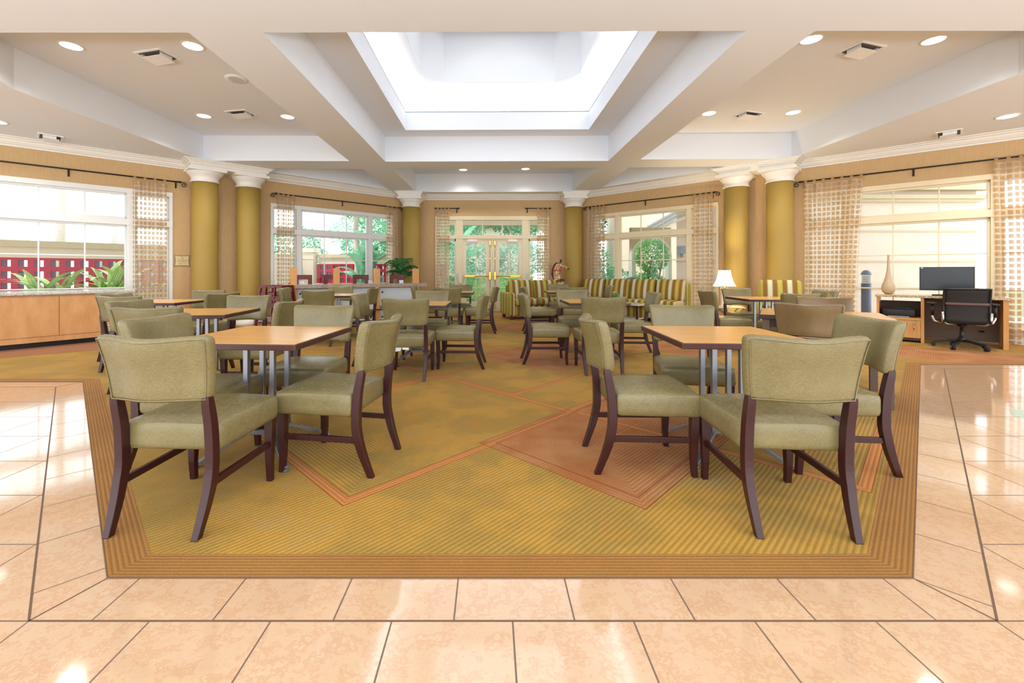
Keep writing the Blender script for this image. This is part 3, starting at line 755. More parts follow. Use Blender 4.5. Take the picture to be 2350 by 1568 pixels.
# ================================================================ dining chair (faces +y), seat centre at origin
def back_fn(x, y, z):      # z measured from the middle of the back
    tt = (z+.15)/.30; xs = x*(.90+.13*max(0, min(1, tt)))
    return (xs, y-.232-.052*tt-.056*(.5+.5*math.cos(min(1, abs(x)/.25)*PI))+.010*math.sin(min(1, max(0, tt))*PI), z+.725-.011*(.5+.5*math.cos(x/.25*PI))*(tt if z > 0 else -.5))
def seat_fn(x, y, z):
    ty = (y+.235)/.47; xs = x*(.93+.09*max(0, min(1, ty)))
    crown = .022*(1-(x/.26)**2)*(1-((y)/.26)**2) if z > 0 else 0
    return (xs, y+.035+(.010*(1-(x/.25)**2) if y > .1 else 0), z+.40+crown)
def smooth_keys(K, n=4):      # Catmull-Rom through the key rows
    out = []
    for i in range(len(K)-1):
        p0, p1, p2, p3 = K[max(0, i-1)], K[i], K[i+1], K[min(len(K)-1, i+2)]
        for j in range(n):
            u = j/n; out.append(tuple(.5*(2*b+(c-a)*u+(2*a-5*b+4*c-d)*u*u+(3*b-a-3*c+d)*u**3) for a, b, c, d in zip(p0, p1, p2, p3)))
    return out+[K[-1]]
def make_chair(name, vin, label, group):
    t_ = empty(name, (0, 0, 0), 0, label, 'chair', group)
    m = MB(); m.rbox(.50, .47, .132, .032, 8, 8, 3, seat_fn); m.build('seat', vin, t_)
    m = MB(); m.rbox(.50, .066, .30, .027, 14, 2, 6, back_fn); bk = m.build('backrest', vin, t_)
    m = MB(); loop = []
    for i in range(10): loop.append(back_fn(-.235+.47*i/9, -.033, -.135))
    for i in range(1, 6): loop.append(back_fn(.235, -.033, -.135+.27*i/6))
    for i in range(10): loop.append(back_fn(.235-.47*i/9, -.033, .135))
    for i in range(1, 6): loop.append(back_fn(-.235, -.033, .135-.27*i/6))
    m.tube(loop, .0032, 5, closed=True); m.build('piping', vin, bk)
    for sx in (-1, 1):
        m = MB(); secs = []
        for z_, y_, w_, d_ in smooth_keys(((0, -.300, .030, .034), (.06, -.277, .033, .038), (.13, -.252, .036, .043), (.21, -.230, .038, .047), (.30, -.217, .039, .048), (.45, -.224, .039, .046), (.56, -.243, .038, .042), (.60, -.250, .034, .034))):
            x_ = sx*(.198+(.012 if z_ > .2 else .012*z_/.2)); secs.append([(x_-w_/2, y_-d_/2, z_), (x_+w_/2, y_-d_/2, z_), (x_+w_/2, y_+d_/2, z_), (x_-w_/2, y_+d_/2, z_)])
        m.sweep(secs); m.build('leg', 'dark_wood', t_, bevel=.003)
        m = MB(); secs = []
        for z_, y_, w_ in ((0, .236, .030), (.10, .229, .034), (.22, .232, .042), (.345, .236, .048)):
            x_ = sx*.218; secs.append([(x_-w_/2, y_-w_/2, z_), (x_+w_/2, y_-w_/2, z_), (x_+w_/2, y_+w_/2, z_), (x_-w_/2, y_+w_/2, z_)])
        m.sweep(secs); m.build('leg', 'dark_wood', t_, bevel=.003)
        m = MB(); m.bar((sx*.209, -.22, .205), (sx*.216, .225, .205), .020, .032); m.build('stretcher', 'dark_wood', t_, bevel=.002)
    return t_
G1 = 'olive vinyl dining chairs around the square tables'
TABN = {'A': 'the near left table', 'B': 'the near right table', 'C': 'the second table on the left', 'D': 'the table nearest the buffet cabinet', 'E': 'the table before the bar counter',
        'F': 'the middle table left of the aisle', 'G': 'the farthest left table, before the doors', 'H': 'the middle table right of the aisle', 'I': 'the farthest right table, before the loveseat', 'J': 'the table beside the table lamp'}
CH = [  # table, side, x, y, facing degrees
 ('A', 'near', -1.44, 2.175, -3), ('A', 'right', -.925, 2.68, 80), ('A', 'far', -1.385, 3.33, 177), ('A', 'left', -1.79, 2.69, -94),
 ('B', 'near', 1.386, 2.165, -5), ('B', 'left', .915, 2.665, -92), ('B', 'far', 1.535, 3.36, 168), ('B', 'right', 2.01, 2.67, 84),
 ('C', 'near', -2.74, 3.71, 8), ('C', 'right', -2.235, 4.26, 89), ('C', 'far', -2.88, 4.92, 180), ('C', 'left', -3.27, 4.28, -93),
 ('D', 'near', -4.25, 5.27, 0), ('D', 'right', -3.85, 5.93, 72), ('D', 'far', -4.37, 6.50, 181), ('D', 'left', -4.71, 5.77, -93),
 ('E', 'near', -2.66, 7.0, 0), ('E', 'right', -2.36, 7.80, 87), ('E', 'far', -3.0, 8.48, 180), ('E', 'left', -3.33, 7.65, -82),
 ('F', 'near', -.895, 4.87, 0), ('F', 'right', -.37, 5.355, 87), ('F', 'far', -.86, 6.20, 180), ('F', 'left', -1.37, 5.50, -90),
 ('G', 'near', -.76, 8.05, 0), ('G', 'right', -.19, 8.32, 87), ('G', 'far', -.65, 9.40, 180), ('G', 'left', -1.26, 8.86, -90),
 ('H', 'near', 1.27, 5.12, -1), ('H', 'left', .715, 5.615, -90), ('H', 'far', 1.29, 6.62, 180), ('H', 'right', 1.98, 6.03, 86),
 ('I', 'near', 1.54, 8.32, 0), ('I', 'left', .93, 8.28, -90), ('I', 'far', 1.6, 9.98, 180), ('I', 'right', 2.24, 9.2, 88),
 ('J', 'near', 4.03, 5.93, 0), ('J', 'left', 3.54, 6.55, -92), ('J', 'far', 4.28, 7.31, 180), ('J', 'right', 4.78, 6.6, 87)]
SIDE = {'near': 'on the near side of ', 'far': 'on the far side of ', 'left': 'on the left of ', 'right': 'on the right of '}
proto = make_chair('dining_chair', 'olive_vinyl', 'x', G1)
for i, (tb, sd, x_, y_, a_) in enumerate(CH):
    lb = 'olive dining chair '+SIDE[sd]+TABN[tb]
    if i == 0: proto.location = (x_, y_, .004); proto.rotation_euler.z = math.radians(a_); proto['label'] = lb; r = proto
    else: r = dup(proto, (x_, y_, .004), math.radians(a_), lb)
    if tb == 'F' and sd == 'near':
        m = MB(); m.face([m.V(-.2, -.18, .335), m.V(-.06, -.18, .335), m.V(-.07, -.19, .30), m.V(-.18, -.19, .285)]); m.face([m.V(-.05, -.18, .335), m.V(.02, -.18, .335), m.V(.02, -.19, .31), m.V(-.05, -.19, .315)])
        m.build('torn_lining', 'lining_white', r)['label'] = 'torn white lining hanging under the seat'
bproto = make_chair('dining_chair', 'brown_lit_vinyl', 'vinyl dining chair, brown from the light, with its back turned, at the angled table', 'brown vinyl dining chairs at the angled table')
bproto.location = (2.955, 4.045, .004); bproto.rotation_euler.z = math.radians(-37)
dup(bproto, (3.56, 4.63, .004), math.radians(145), 'vinyl dining chair, brown from the light, behind the angled table, nearest the blue bollard')

# ================================================================ tables
def make_table(label):
    t_ = empty('dining_table', (0, 0, 0), 0, label, 'table', 'square laminate dining tables')
    m = MB(); m.box(0, 0, .7495, .775, .775, .003); m.build('laminate_top', 'table_laminate', t_)
    m = MB(); m.box(0, 0, .732, .79, .79, .034); m.build('tabletop', 'edge_wood', t_, bevel=.004)
    m = MB(); m.box(0, 0, .709, .36, .36, .012); m.build('mounting_plate', 'black_plastic', t_)
    for sx in (-1, 1):
        for sy in (-1, 1):
            m = MB(); m.box(sx*.085, sy*.085, .4225, .030, .030, .565); m.build('post', 'brushed_steel', t_, bevel=.002)
            m = MB(); m.bar((sx*.085, sy*.085, .145), (sx*.275, sy*.275, .018), .032, .022); m.box(sx*.275, sy*.275, .006, .03, .03, .012); m.build('foot', 'brushed_steel', t_, bevel=.002)
    m = MB()
    for s_ in (-1, 1): m.bar((-.1, s_*.085, .150), (.1, s_*.085, .150), .03, .026); m.bar((s_*.085, -.07, .150), (s_*.085, .07, .150), .03, .026)
    m.build('base_frame', 'brushed_steel', t_, bevel=.002); return t_
TB = [('A', -1.43, 2.80, -4), ('B', 1.49, 2.81, -3), ('C', -2.90, 4.40, 6), ('D', -4.47, 5.98, 2), ('E', -2.78, 7.70, 3), ('F', -.92, 5.58, 0), ('G', -.73, 8.85, 0), ('H', 1.41, 5.98, 0), ('I', 1.56, 9.0, 0), ('J', 4.2, 6.70, -5)]
TL_ = {'A': 'near left square table with sky glare on its top', 'B': 'near right square table with orange wood top', 'C': 'second square table on the left, behind the near left one', 'D': 'square table nearest the buffet cabinet',
       'E': 'square table in front of the bar counter', 'F': 'square table left of the centre aisle, middle row', 'G': 'farthest square table left of the aisle, before the garden doors',
       'H': 'square table right of the centre aisle, middle row', 'I': 'farthest square table right of the aisle, before the striped loveseat', 'J': 'square table in front of the lit table lamp'}
tp = None
for k_, x_, y_, a_ in TB:
    if tp is None: tp = make_table(TL_[k_]); tp.location = (x_, y_, .004); tp.rotation_euler.z = math.radians(a_)
    else: dup(tp, (x_, y_, .004), math.radians(a_), TL_[k_])
# angled table with corner legs
t_ = empty('dining_table', (3.16, 4.17, .004), math.radians(-33), 'angled four legged table with thick dark edge behind the near right table', 'table')
m = MB(); m.box(0, 0, .7495, .96, .77, .003); m.build('laminate_top', 'table_laminate', t_)
m = MB(); m.box(0, 0, .728, .98, .79, .042); m.build('tabletop', 'dark_wood', t_, bevel=.004)
m = MB(); m.b2(-.44, .44, -.33, -.31, .63, .707); m.b2(-.44, .44, .31, .33, .63, .707); m.b2(-.44, -.42, -.31, .31, .63, .707); m.b2(.42, .44, -.31, .31, .63, .707); m.build('apron', 'edge_wood', t_)
for sx in (-1, 1):
    for sy in (-1, 1): m = MB(); m.box(sx*.435, sy*.34, .353, .06, .06, .706); m.build('leg', 'desk_back', t_, bevel=.003)

# ================================================================ buffet cabinet under the far left window
P1 = Vector((-8.35, 4.6)); P2 = Vector((-6.17, 7.52)); dv = (P2-P1).normalized(); nv = Vector((-dv.y, dv.x))
Lb = (P2-P1).length; ang = math.atan2(dv.y, dv.x)
bf = empty('buffet_cabinet', (P1.x, P1.y, 0), ang, 'long light maple buffet cabinet below the far left window', 'cabinet')
DB = .62
m = MB(); m.b2(0, Lb, .03, DB, .09, .80); m.build('body', 'cabinet_maple', bf)
m = MB(); m.b2(.01, Lb-.02, .08, DB, 0, .09); m.build('toe_kick', 'black_plastic', bf)
n_p = 4
for i in range(n_p):
    m = MB(); a_ = Lb*i/n_p+.003; b_ = Lb*(i+1)/n_p-.003; m.b2(a_, b_, .005, .03, .17, .775); m.build('front_panel', 'cabinet_maple', bf, bevel=.002)
m = MB(); m.b2(0, Lb, .012, .03, .085, .165); m.build('base_rail', 'cabinet_maple', bf)
ct = MB(); ct.b2(-.02, Lb+.03, -.03, 1.0, .802, .842); o = ct.build('counter_top', 'granite_pale', None, bevel=.006); o.location = (P1.x, P1.y, .002); o.rotation_euler.z = ang
tag(o, 'pale stone counter top on the buffet, below the far left window', 'countertop')
m = MB(); m.prism([(-8.6, 4.62), (-7.9, 4.62), (-6.49, 5.84), (-5.78, 6.42), (-5.0, 7.05), (-5.9, 7.7), (-6.4, 7.5)], .002, .006)
mt = m.build('floor_carpet_strip', 'carpet_brown'); struct(mt)

# plaque with accessibility sign
pq = empty('wall_plaque', LW.at(5.515, .012, 1.385), LW.rz, 'small tan plaque with wheelchair symbol and four lines of text', 'sign')
# local x runs along the wall away from the corner (to the left in view); room side = +y local negative
sgL = 1 if (LW.N.x*math.cos(LW.rz+PI/2)+LW.N.y*math.sin(LW.rz+PI/2)) > 0 else -1
def plq(w_, h_, y_, mat, nm):
    m = MB(); pts = []
    for e_, (ax_, ay_, bx_, by_) in enumerate(((-1, -1, 1, -1), (1, -1, 1, 1), (1, 1, -1, 1), (-1, 1, -1, -1))):
        for i in range(8):
            tt = i/8; x_ = (ax_+(bx_-ax_)*tt)*w_/2; z_ = (ay_+(by_-ay_)*tt)*h_/2; k_ = 1-.09*math.sin(PI*tt)
            pts.append((x_*(k_ if e_ in (1, 3) else 1), z_*(k_ if e_ in (0, 2) else 1)))
    a_ = [m.V(x_, y_-.004*sgL, z_) for x_, z_ in pts]; b_ = [m.V(x_, y_, z_) for x_, z_ in pts]
    m.face(a_); m.face(b_)
    for i in range(len(a_)): m.face([a_[i], a_[(i+1) % len(a_)], b_[(i+1) % len(a_)], b_[i]])
    return m.build(nm, mat, pq)
plq(.27, .235, .0, 'plaque_edge', 'backing'); plq(.235, .20, .004*sgL, 'plaque_face', 'face')
random.seed(12)
for i, (wl, hh) in enumerate(((.175, .011), (.165, .012), (.09, .012), (.14, .012))):     # four rows of lettering too small to read
    m = MB(); x_ = -wl/2
    while x_ < wl/2-.004:
        l_ = random.choice((.0035, .0045, .006)); m.box(x_+l_/2, .0055*sgL, .012-.024*i, l_*.7, .001, hh*random.uniform(.6, .9)); x_ += l_+random.choice((.001, .001, .004))
    m.build('lettering', 'plaque_ink', pq)
m = MB(); y_ = .0055*sgL; fl_ = -1 if sgL > 0 else 1
m.tube([(fl_*.002+fl_*.017*math.cos(a_*PI/10), y_, .05+.017*math.sin(a_*PI/10)) for a_ in range(9, 21)], .002, 5)
m.tube([(-fl_*.004, y_, .078), (fl_*.0, y_, .058), (fl_*.016, y_, .058), (fl_*.026, y_, .042)], .0028, 5); m.lathe([(.004, -.001), (.004, .001)], (-fl_*.005, y_, .086), 10, R=Matrix.Rotation(PI/2, 3, 'X')); m.build('wheelchair_symbol', 'plaque_ink', pq)

# ================================================================ bar counter
B0 = Vector((-1.58, 10.27)); bd = Vector((-.873, -.488)).normalized(); bn = Vector((bd.y, -bd.x)).normalized()
if bn.y < 0: bn = -bn
Lbar = 2.90
def bp(s_, o_): v = B0+bd*s_+bn*o_; return (v.x, v.y)
bar = empty('bar_counter', (0, 0, 0), 0, 'bar counter with frosted panels and maple posts below the granite top', 'bar')
def bprism(m, s0, s1, o0, o1, z0, z1): m.prism([bp(s0, o0), bp(s1, o0), bp(s1, o1), bp(s0, o1)], z0, z1)
def bar_s(u):   # position along the bar seen at direction u, offset .09
    Q = Vector(bp(0, .09)); return (u*Q.y-Q.x)/(bd.x-u*bd.y)
ps = [bar_s((u-1125)/1000) for u in (954, 864.5, 772, 673.5)]
for s_ in ps:
    m = MB(); bprism(m, s_-.062, s_+.062, .03, .15, .005, 1.232); m.build('post', 'post_maple', bar, bevel=.003)
for a_, b_ in zip([.06]+ps[1:], [ps[1]]+ps[2:]+[ps[3]]):
    if b_-a_ < .3: continue
    m = MB(); bprism(m, a_+.075, b_-.075, .10, .112, .08, .80); pn = m.build('panel', 'frost_panel', bar)
    m = MB()
    for s2 in (a_+.13, b_-.13):
        for z_ in (.14, .70): bprism(m, s2-.018, s2+.018, .085, .10, z_-.018, z_+.018)
    m.build('standoff', 'black_plastic', pn)
m = MB(); bprism(m, -.02, Lbar, .30, .34, .02, .81); m.build('knee_wall', 'grey_paper', bar)
m = MB(); bprism(m, .0, Lbar, .0, .02, .30, .325); m.build('foot_rail', 'dark_wood', bar)
m = MB(); bprism(m, -.08, Lbar+.08, -.03, .62, .812, .892); o = m.build('granite_top', 'granite_brown', None, bevel=.004)
for s_ in ps: pass
tag(o, 'brown speckled granite bar top below the four maple posts', 'countertop')
def glass_box(s_, o_, nm, lb):
    m = MB(); x_, y_ = bp(s_, o_); m.box(x_, y_, .929, .09, .05, .07, math.atan2(bd.y, bd.x)); return tag(m.build(nm, 'frost_panel'), lb, 'container', 'small clear holders on the bar')
glass_box(1.9, .35, 'condiment_holder', 'small clear holder on the bar beside the second post'); glass_box(1.15, .35, 'condiment_holder', 'small clear holder on the bar before the third stool')
glass_box(2.6, .35, 'condiment_holder', 'small clear holder on the bar before the first stool'); glass_box(.42, .35, 'condiment_holder', 'dark clear holder on the bar before the palm')
m = MB(); x_, y_ = bp(Lbar-.12, .4); m.lathe([(.02, 0), (.06, .012), (.075, .03), (.03, .045)], (x_, y_, .893), 20); tag(m.build('dark_bowl', 'black_plastic'), 'small black dish at the left end of the bar', 'dish')
# stools on the window side
def make_stool(label):
    t_ = empty('bar_stool', (0, 0, 0), 0, label, 'bar stool', 'dark red bar stools behind the bar')
    m = MB(); m.box(0, 0, .70, .40, .38, .05); m.build('seat', 'mahogany', t_, bevel=.01)
    m = MB()
    m.b2(-.19, .19, -.20, -.175, .98, 1.085); m.b2(-.19, -.10, -.20, -.175, .76, .98); m.b2(.10, .19, -.20, -.175, .76, .98); m.b2(-.10, .10, -.20, -.175, .76, .84); m.build('backrest', 'mahogany', t_, bevel=.003)
    for sx in (-1, 1):
        for sy in (-1, 1): m = MB(); m.bar((sx*.19, sy*.18, 0), (sx*.17, sy*.165, .68), .035, .035, (0, 1, 0)); m.build('leg', 'mahogany', t_, bevel=.002)
    m = MB(); m.bar((-.18, .175, .25), (.18, .175, .25), .02, .035); m.bar((-.18, -.175, .3), (.18, -.175, .3), .02, .035); m.build('footrest', 'mahogany', t_); return t_
sp0 = None; brz = math.atan2(bd.y, bd.x)+PI
for u, lb in ((698, 'dark red bar stool between first and second maple post'), (765, 'dark red bar stool behind the second maple post'), (832, 'dark red bar stool between second and third maple post'), (916, 'dark red bar stool in front of the potted palm')):
    Q = B0+bn*.86; s_ = (((u-1125)/1000)*Q.y-Q.x)/(bd.x-((u-1125)/1000)*bd.y); x_, y_ = bp(s_, .86)
    # stools face the bar: local +y towards the counter
    rz = math.atan2(-bn.y, -bn.x)-PI/2
    if sp0 is None: sp0 = make_stool(lb); sp0.location = (x_, y_, .004); sp0.rotation_euler.z = rz
    else: dup(sp0, (x_, y_, .004), rz, lb)
# stacked wooden high chairs
def high_chair(z0, label):
    t_ = empty('high_chair', (-4.12, 8.42, z0), -.1, label, 'high chair', 'stacked wooden high chairs')
    m = MB()
    for s_ in (-1, 1):
        m.bar((s_*.21, -.19, .74), (s_*.21, .19, .74), .025, .05)
    m.bar((-.22, -.2, .74), (.22, -.2, .74), .025, .05); m.bar((-.22, .2, .74), (.22, .2, .74), .025, .05)
    m.bar((-.22, -.23, .52), (.22, -.23, .52), .025, .09); m.bar((-.22, .23, .52), (.22, .23, .52), .025, .09)
    for s_ in (-.09, .09): m.bar((s_, -.2, .74), (s_, -.23, .52), .06, .022, (1, 0, 0)); m.bar((s_, .2, .74), (s_, .23, .52), .06, .022, (1, 0, 0))
    m.build('frame', 'mahogany', t_, bevel=.003)
    m = MB(); m.box(0, 0, .50, .38, .36, .025); m.build('seat', 'mahogany', t_)
    for sx in (-1, 1):
        for sy in (-1, 1): m = MB(); m.bar((sx*.27, sy*.28, 0), (sx*.205, sy*.19, .76), .035, .045, (0, 1, 0)); m.build('leg', 'mahogany', t_, bevel=.003)
    m = MB(); m.bar((-.26, -.27, .2), (.26, -.27, .2), .02, .035); m.bar((-.26, .27, .2), (.26, .27, .2), .02, .035); m.build('rung', 'mahogany', t_)
high_chair(.004, 'lower dark red high chair of the stack left of the bar'); high_chair(.134, 'upper dark red high chair of the stack left of the bar')

# ================================================================ foliage
def leaf_cloud(m, blobs, n, size, seed, droop=.3, narrow=.5):
    random.seed(seed); tot = sum(b[3]*b[4]*b[5] for b in blobs); size = size*.74; n = n*1.8
    for (cx, cy_, cz_, rx, ry, rz) in blobs:
        for _ in range(int(1.5*n*rx*ry*rz/tot)):
            while True:
                v = Vector([random.uniform(-1, 1) for _ in range(3)])
                if .25 < v.length < 1: break
            if random.random() < .6: v = v.normalized()*random.uniform(.75, 1)
            p_ = Vector((cx+v.x*rx, cy_+v.y*ry, cz_+v.z*rz)); L = size*random.uniform(.5, 1.05)
            d = (Vector((v.x, v.y, v.z*.5-droop*random.random()))+Vector([random.uniform(-.8, .8) for _ in range(3)])).normalized()
            s_ = d.cross(Vector([random.uniform(-1, 1) for _ in range(3)])).normalized()*L*narrow*.5
            a_, b_, c_, e_ = p_, p_+d*L*.5+s_, p_+d*L, p_+d*L*.5-s_
            m.face([m.V(*a_), m.V(*b_), m.V(*c_), m.V(*e_)], [(0, 0), (1, .5), (0, 1), (-1, .5)])
def strap_leaf(m, base, ang, L, wd, rise, droop, seg=8, fold=.15):
    rows = []; prev = Vector(base); el = rise
    for i in range(seg+1):
        tt = i/seg; e2 = el-droop*tt*tt*2.2
        d = Vector((math.cos(ang)*math.cos(e2), math.sin(ang)*math.cos(e2), math.sin(e2)))
        if i: prev = prev+d*L/seg
        s_ = Vector((-math.sin(ang), math.cos(ang), 0)); ww = wd*math.sin(PI*min(.97, .08+tt*.92))**.8*.5+.002
        up = s_.cross(d)*-fold*ww
        rows.append((m.V(*(prev-s_*ww+up)), m.V(*prev), m.V(*(prev+s_*ww+up)), tt*L))
    for a_, b_ in zip(rows, rows[1:]):
        m.face([a_[0], a_[1], b_[1], b_[0]], [(-.5, a_[3]), (0, a_[3]), (0, b_[3]), (-.5, b_[3])], True)
        m.face([a_[1], a_[2], b_[2], b_[1]], [(0, a_[3]), (.5, a_[3]), (.5, b_[3]), (0, b_[3])], True)
def palm_frond(m, base, ang, L, rise, droop, n=16, ll=.28, lw=.03):
    prev = Vector(base); 
    for i in range(n+1):
        tt = i/n; e2 = rise-droop*tt*tt
        d = Vector((math.cos(ang)*math.cos(e2), math.sin(ang)*math.cos(e2), math.sin(e2)))
        q_ = prev+d*L/n; s_ = Vector((-math.sin(ang), math.cos(ang), 0)); u_ = s_.cross(d)
        m.bar(prev, q_, .008, .008); prev = q_
        if tt > .12:
            for sd in (-1, 1):
                dd_ = (s_*sd*.9+d*.7+Vector((0, 0, -.35))).normalized(); l_ = ll*math.sin(PI*min(1, .15+tt*.8)); w_ = d*lw*.5
                m.face([m.V(*(prev-w_)), m.V(*(prev+dd_*l_*.5-w_+Vector((0, 0, .01)))), m.V(*(prev+dd_*l_)), m.V(*(prev+dd_*l_*.5+w_+Vector((0, 0, .01))))], [(0, 0)]*4)
def tree(name, x_, y_, blobs, n, size, mat, trunk, label, seed, cat='tree', group=None, bark='bark', narrow=.5):
    root = empty(name, (x_, y_, 0), 0, label, cat, group)
    m = MB(); leaf_cloud(m, blobs, n, size, seed, narrow=narrow); m.build('foliage', mat, root, recalc=False)
    if trunk:
        m = MB()
        for pts, r_ in trunk: m.tube(pts, [r_*(1-.5*i/(len(pts)-1)) for i in range(len(pts))], 8)
        m.build('trunk', bark, root)
    return root
# potted palm indoors
pp = empty('potted_palm', (-2.36, 11.6, .004), 0, 'potted artificial palm beside the far left single column', 'potted plant')
m = MB(); m.lathe([(.13, 0), (.17, .3), (.18, .32), (.16, .32)], seg=24); m.build('pot', 'pot_brown', pp)
m = MB(); m.lathe([(.155, .300), (.155, .315)], seg=20); m.build('soil', 'mulch', pp)
m = MB()
for k_ in range(3): m.tube([(.03*math.cos(k_*2.1), .03*math.sin(k_*2.1), .31), (.05*math.cos(k_*2.1), .05*math.sin(k_*2.1), 1.0+.12*k_)], [.03, .02], 8)
m.build('stem', 'bark', pp)
m = MB(); random.seed(4)
for k_ in range(26): palm_frond(m, (.05*math.cos(k_*2.1), .05*math.sin(k_*2.1), .98+.12*(k_ % 3)), k_*2.4, random.uniform(.42, .6), random.uniform(.5, 1.3), random.uniform(1.8, 2.6), 11, .17, .05)
m.build('fronds', 'leaf_palm', pp, recalc=False)

# ================================================================ sofas and lounge
def cushion_fn(bul): 
    return lambda x, y, z: (x, y, z)
def sofa(name, W_, n_c, loc, rz, label, cat='sofa', bh=.93, seat_w=.68, arms=True):
    # faces -y locally when rz = 0; origin at floor centre
    t_ = empty(name, loc, rz, label, cat)
    iw = n_c*seat_w; D = .86
    m = MB(); m.rbox(iw+.02, D-.12, .26, .03, 6, 3, 2, c=(0, .05, .22)); m.build('base', 'stripe_fabric', t_)
    for sx in (-1, 1):
        m = MB()
        if arms: m.rbox(.15, D, .56, .045, 3, 8, 5, c=(sx*(iw/2+.075), .0, .37)); m.build('arm', 'stripe_fabric_green', t_)
        else: m.rbox(.045, .20, .80, .02, 2, 3, 5, c=(sx*(iw/2+.02), .36, .48)); m.build('side_panel', 'stripe_fabric_green', t_)
    m = MB(); m.rbox(iw, .16, .66, .05, 6, 2, 6, lambda x, y, z: (x, y+.04*z, z), c=(0, .36, .50)); m.build('back_frame', 'stripe_fabric', t_)
    for i in range(n_c):
        cx = -iw/2+seat_w*(i+.5)
        m = MB(); m.rbox(seat_w-.01, .62, .15, .05, 6, 6, 2, lambda x, y, z: (x, y, z+(.02*(1-(x/.35)**2)*(1-(y/.33)**2) if z > 0 else 0)), c=(cx, -.10, .42)); m.build('seat_cushion', 'stripe_fabric', t_)
        m = MB(); m.rbox(seat_w-.015, .17, .50, .06, 6, 2, 6, lambda x, y, z: (x, y+.22*z-(.04*(1-(x/.35)**2)*(1-(z/.27)**2) if y < 0 else 0), z), c=(cx, .20, bh-.235)); m.build('back_cushion', 'stripe_fabric', t_)
    for sx in (-1, 1):
        for sy in (-.36, .36): m = MB(); m.box(sx*(iw/2+.06), sy, .045, .07, .07, .09); m.build('foot', 'mahogany', t_)
    return t_
sofa('loveseat', 0, 2, (1.14, 11.0, .004), math.radians(14), 'striped loveseat standing before the right garden door', 'sofa', seat_w=.66)
rz_r = RW.rz
q0 = RW.at(2.10, .66)
sofa('long_sofa', 0, 4, (q0[0], q0[1], .004), RW.rz, 'long four cushion striped sofa under the right garden window', 'sofa', seat_w=.67, bh=.96, arms=False)
sofa('striped_armchair', 0, 1, (5.18, 7.75, .004), math.radians(-28), 'striped armchair before the right gold column', 'armchair', bh=.99, seat_w=.66)
# coffee table in front of the long sofa
ctb = empty('coffee_table', (2.95, 9.75, .004), RW.rz, 'low pale topped coffee table before the long striped sofa', 'table')
m = MB(); m.box(0, 0, .445, 1.0, .5, .035); m.build('tabletop', 'granite_pale', ctb, bevel=.004)
m = MB(); m.box(0, 0, .14, .9, .42, .02); m.build('shelf', 'granite_pale', ctb)
for sx in (-1, 1):
    for sy in (-1, 1): m = MB(); m.box(sx*.45, sy*.21, .213, .035, .035, .426); m.build('leg', 'dark_wood', ctb)
fp = empty('flower_arrangement', (2.74, 9.72, .467), 0, 'small red and yellow flower arrangement on the coffee table', 'flowers')
m = MB(); m.lathe([(.05, 0), (.075, .06), (.07, .10), (.055, .10)], seg=20); m.build('bowl', 'pot_brown', fp)
m = MB(); leaf_cloud(m, [(0, 0, .16, .13, .11, .08)], 170, .06, 3); m.build('leaves', 'leaf_green', fp, recalc=False)
for mt_, sd in (('flower_red', 8), ('flower_yellow', 9)):
    m = MB(); random.seed(sd)
    for _ in range(14):
        a_ = random.random()*6.28; r_ = random.uniform(.02, .13); x_, y_, z_ = r_*math.cos(a_), r_*math.sin(a_), .19+random.uniform(-.02, .06)
        m.lathe([(.004, -.01), (.02, 0), (.012, .012)], (x_, y_, z_), 7)
    m.build('blossoms', mt_, fp)
# lamp and end table
EX, EY = 4.77, 8.87
et = empty('end_table', (EX+.1, EY, .004), -.3, 'small end table with crossed steel legs below the lit lamp', 'table')
m = MB(); m.box(0, 0, .435, .5, .45, .02); m.build('tabletop', 'granite_pale', et, bevel=.003)
for s_ in (-1, 1):
    for k_ in (-1, 1): m = MB(); m.bar((k_*.22, s_*.18, 0), (-k_*.22, s_*.18+k_*.012, .425), .02, .02); m.build('leg', 'brushed_steel', et)
lp = empty('table_lamp', (EX, EY, .452), -.3, 'lit table lamp with white bell shade on the end table', 'lamp')
m = MB(); m.box(0, 0, .19, .13, .13, .38, taper=(1, 1)); m.box(0, 0, .01, .17, .17, .02); m.build('base', 'lamp_base', lp, bevel=.006)
m = MB(); m.tube([(0, 0, .38), (0, 0, .58)], .012, 8); m.build('stem', 'brass', lp)
m = MB(); prof = [(.215, .415), (.185, .46), (.155, .52), (.13, .60), (.115, .68), (.108, .735)]; m.lathe(prof, seg=8, smooth=False, capb=False, capt=False); m.build('shade', 'shade_fabric', lp, recalc=False)
m = MB(); m.lathe([(.012, -.03), (.032, .0), (.02, .03)], (0, 0, .54), 14); m.build('bulb', 'lamp_bulb', lp)
pl = bpy.data.lights.new('table_lamp_light', 'POINT'); pl.energy = 62; pl.color = (1, .78, .5); pl.shadow_soft_size = .05
po = bpy.data.objects.new('table_lamp_light', pl); COL.objects.link(po); po.location = (EX, EY, 1.05)

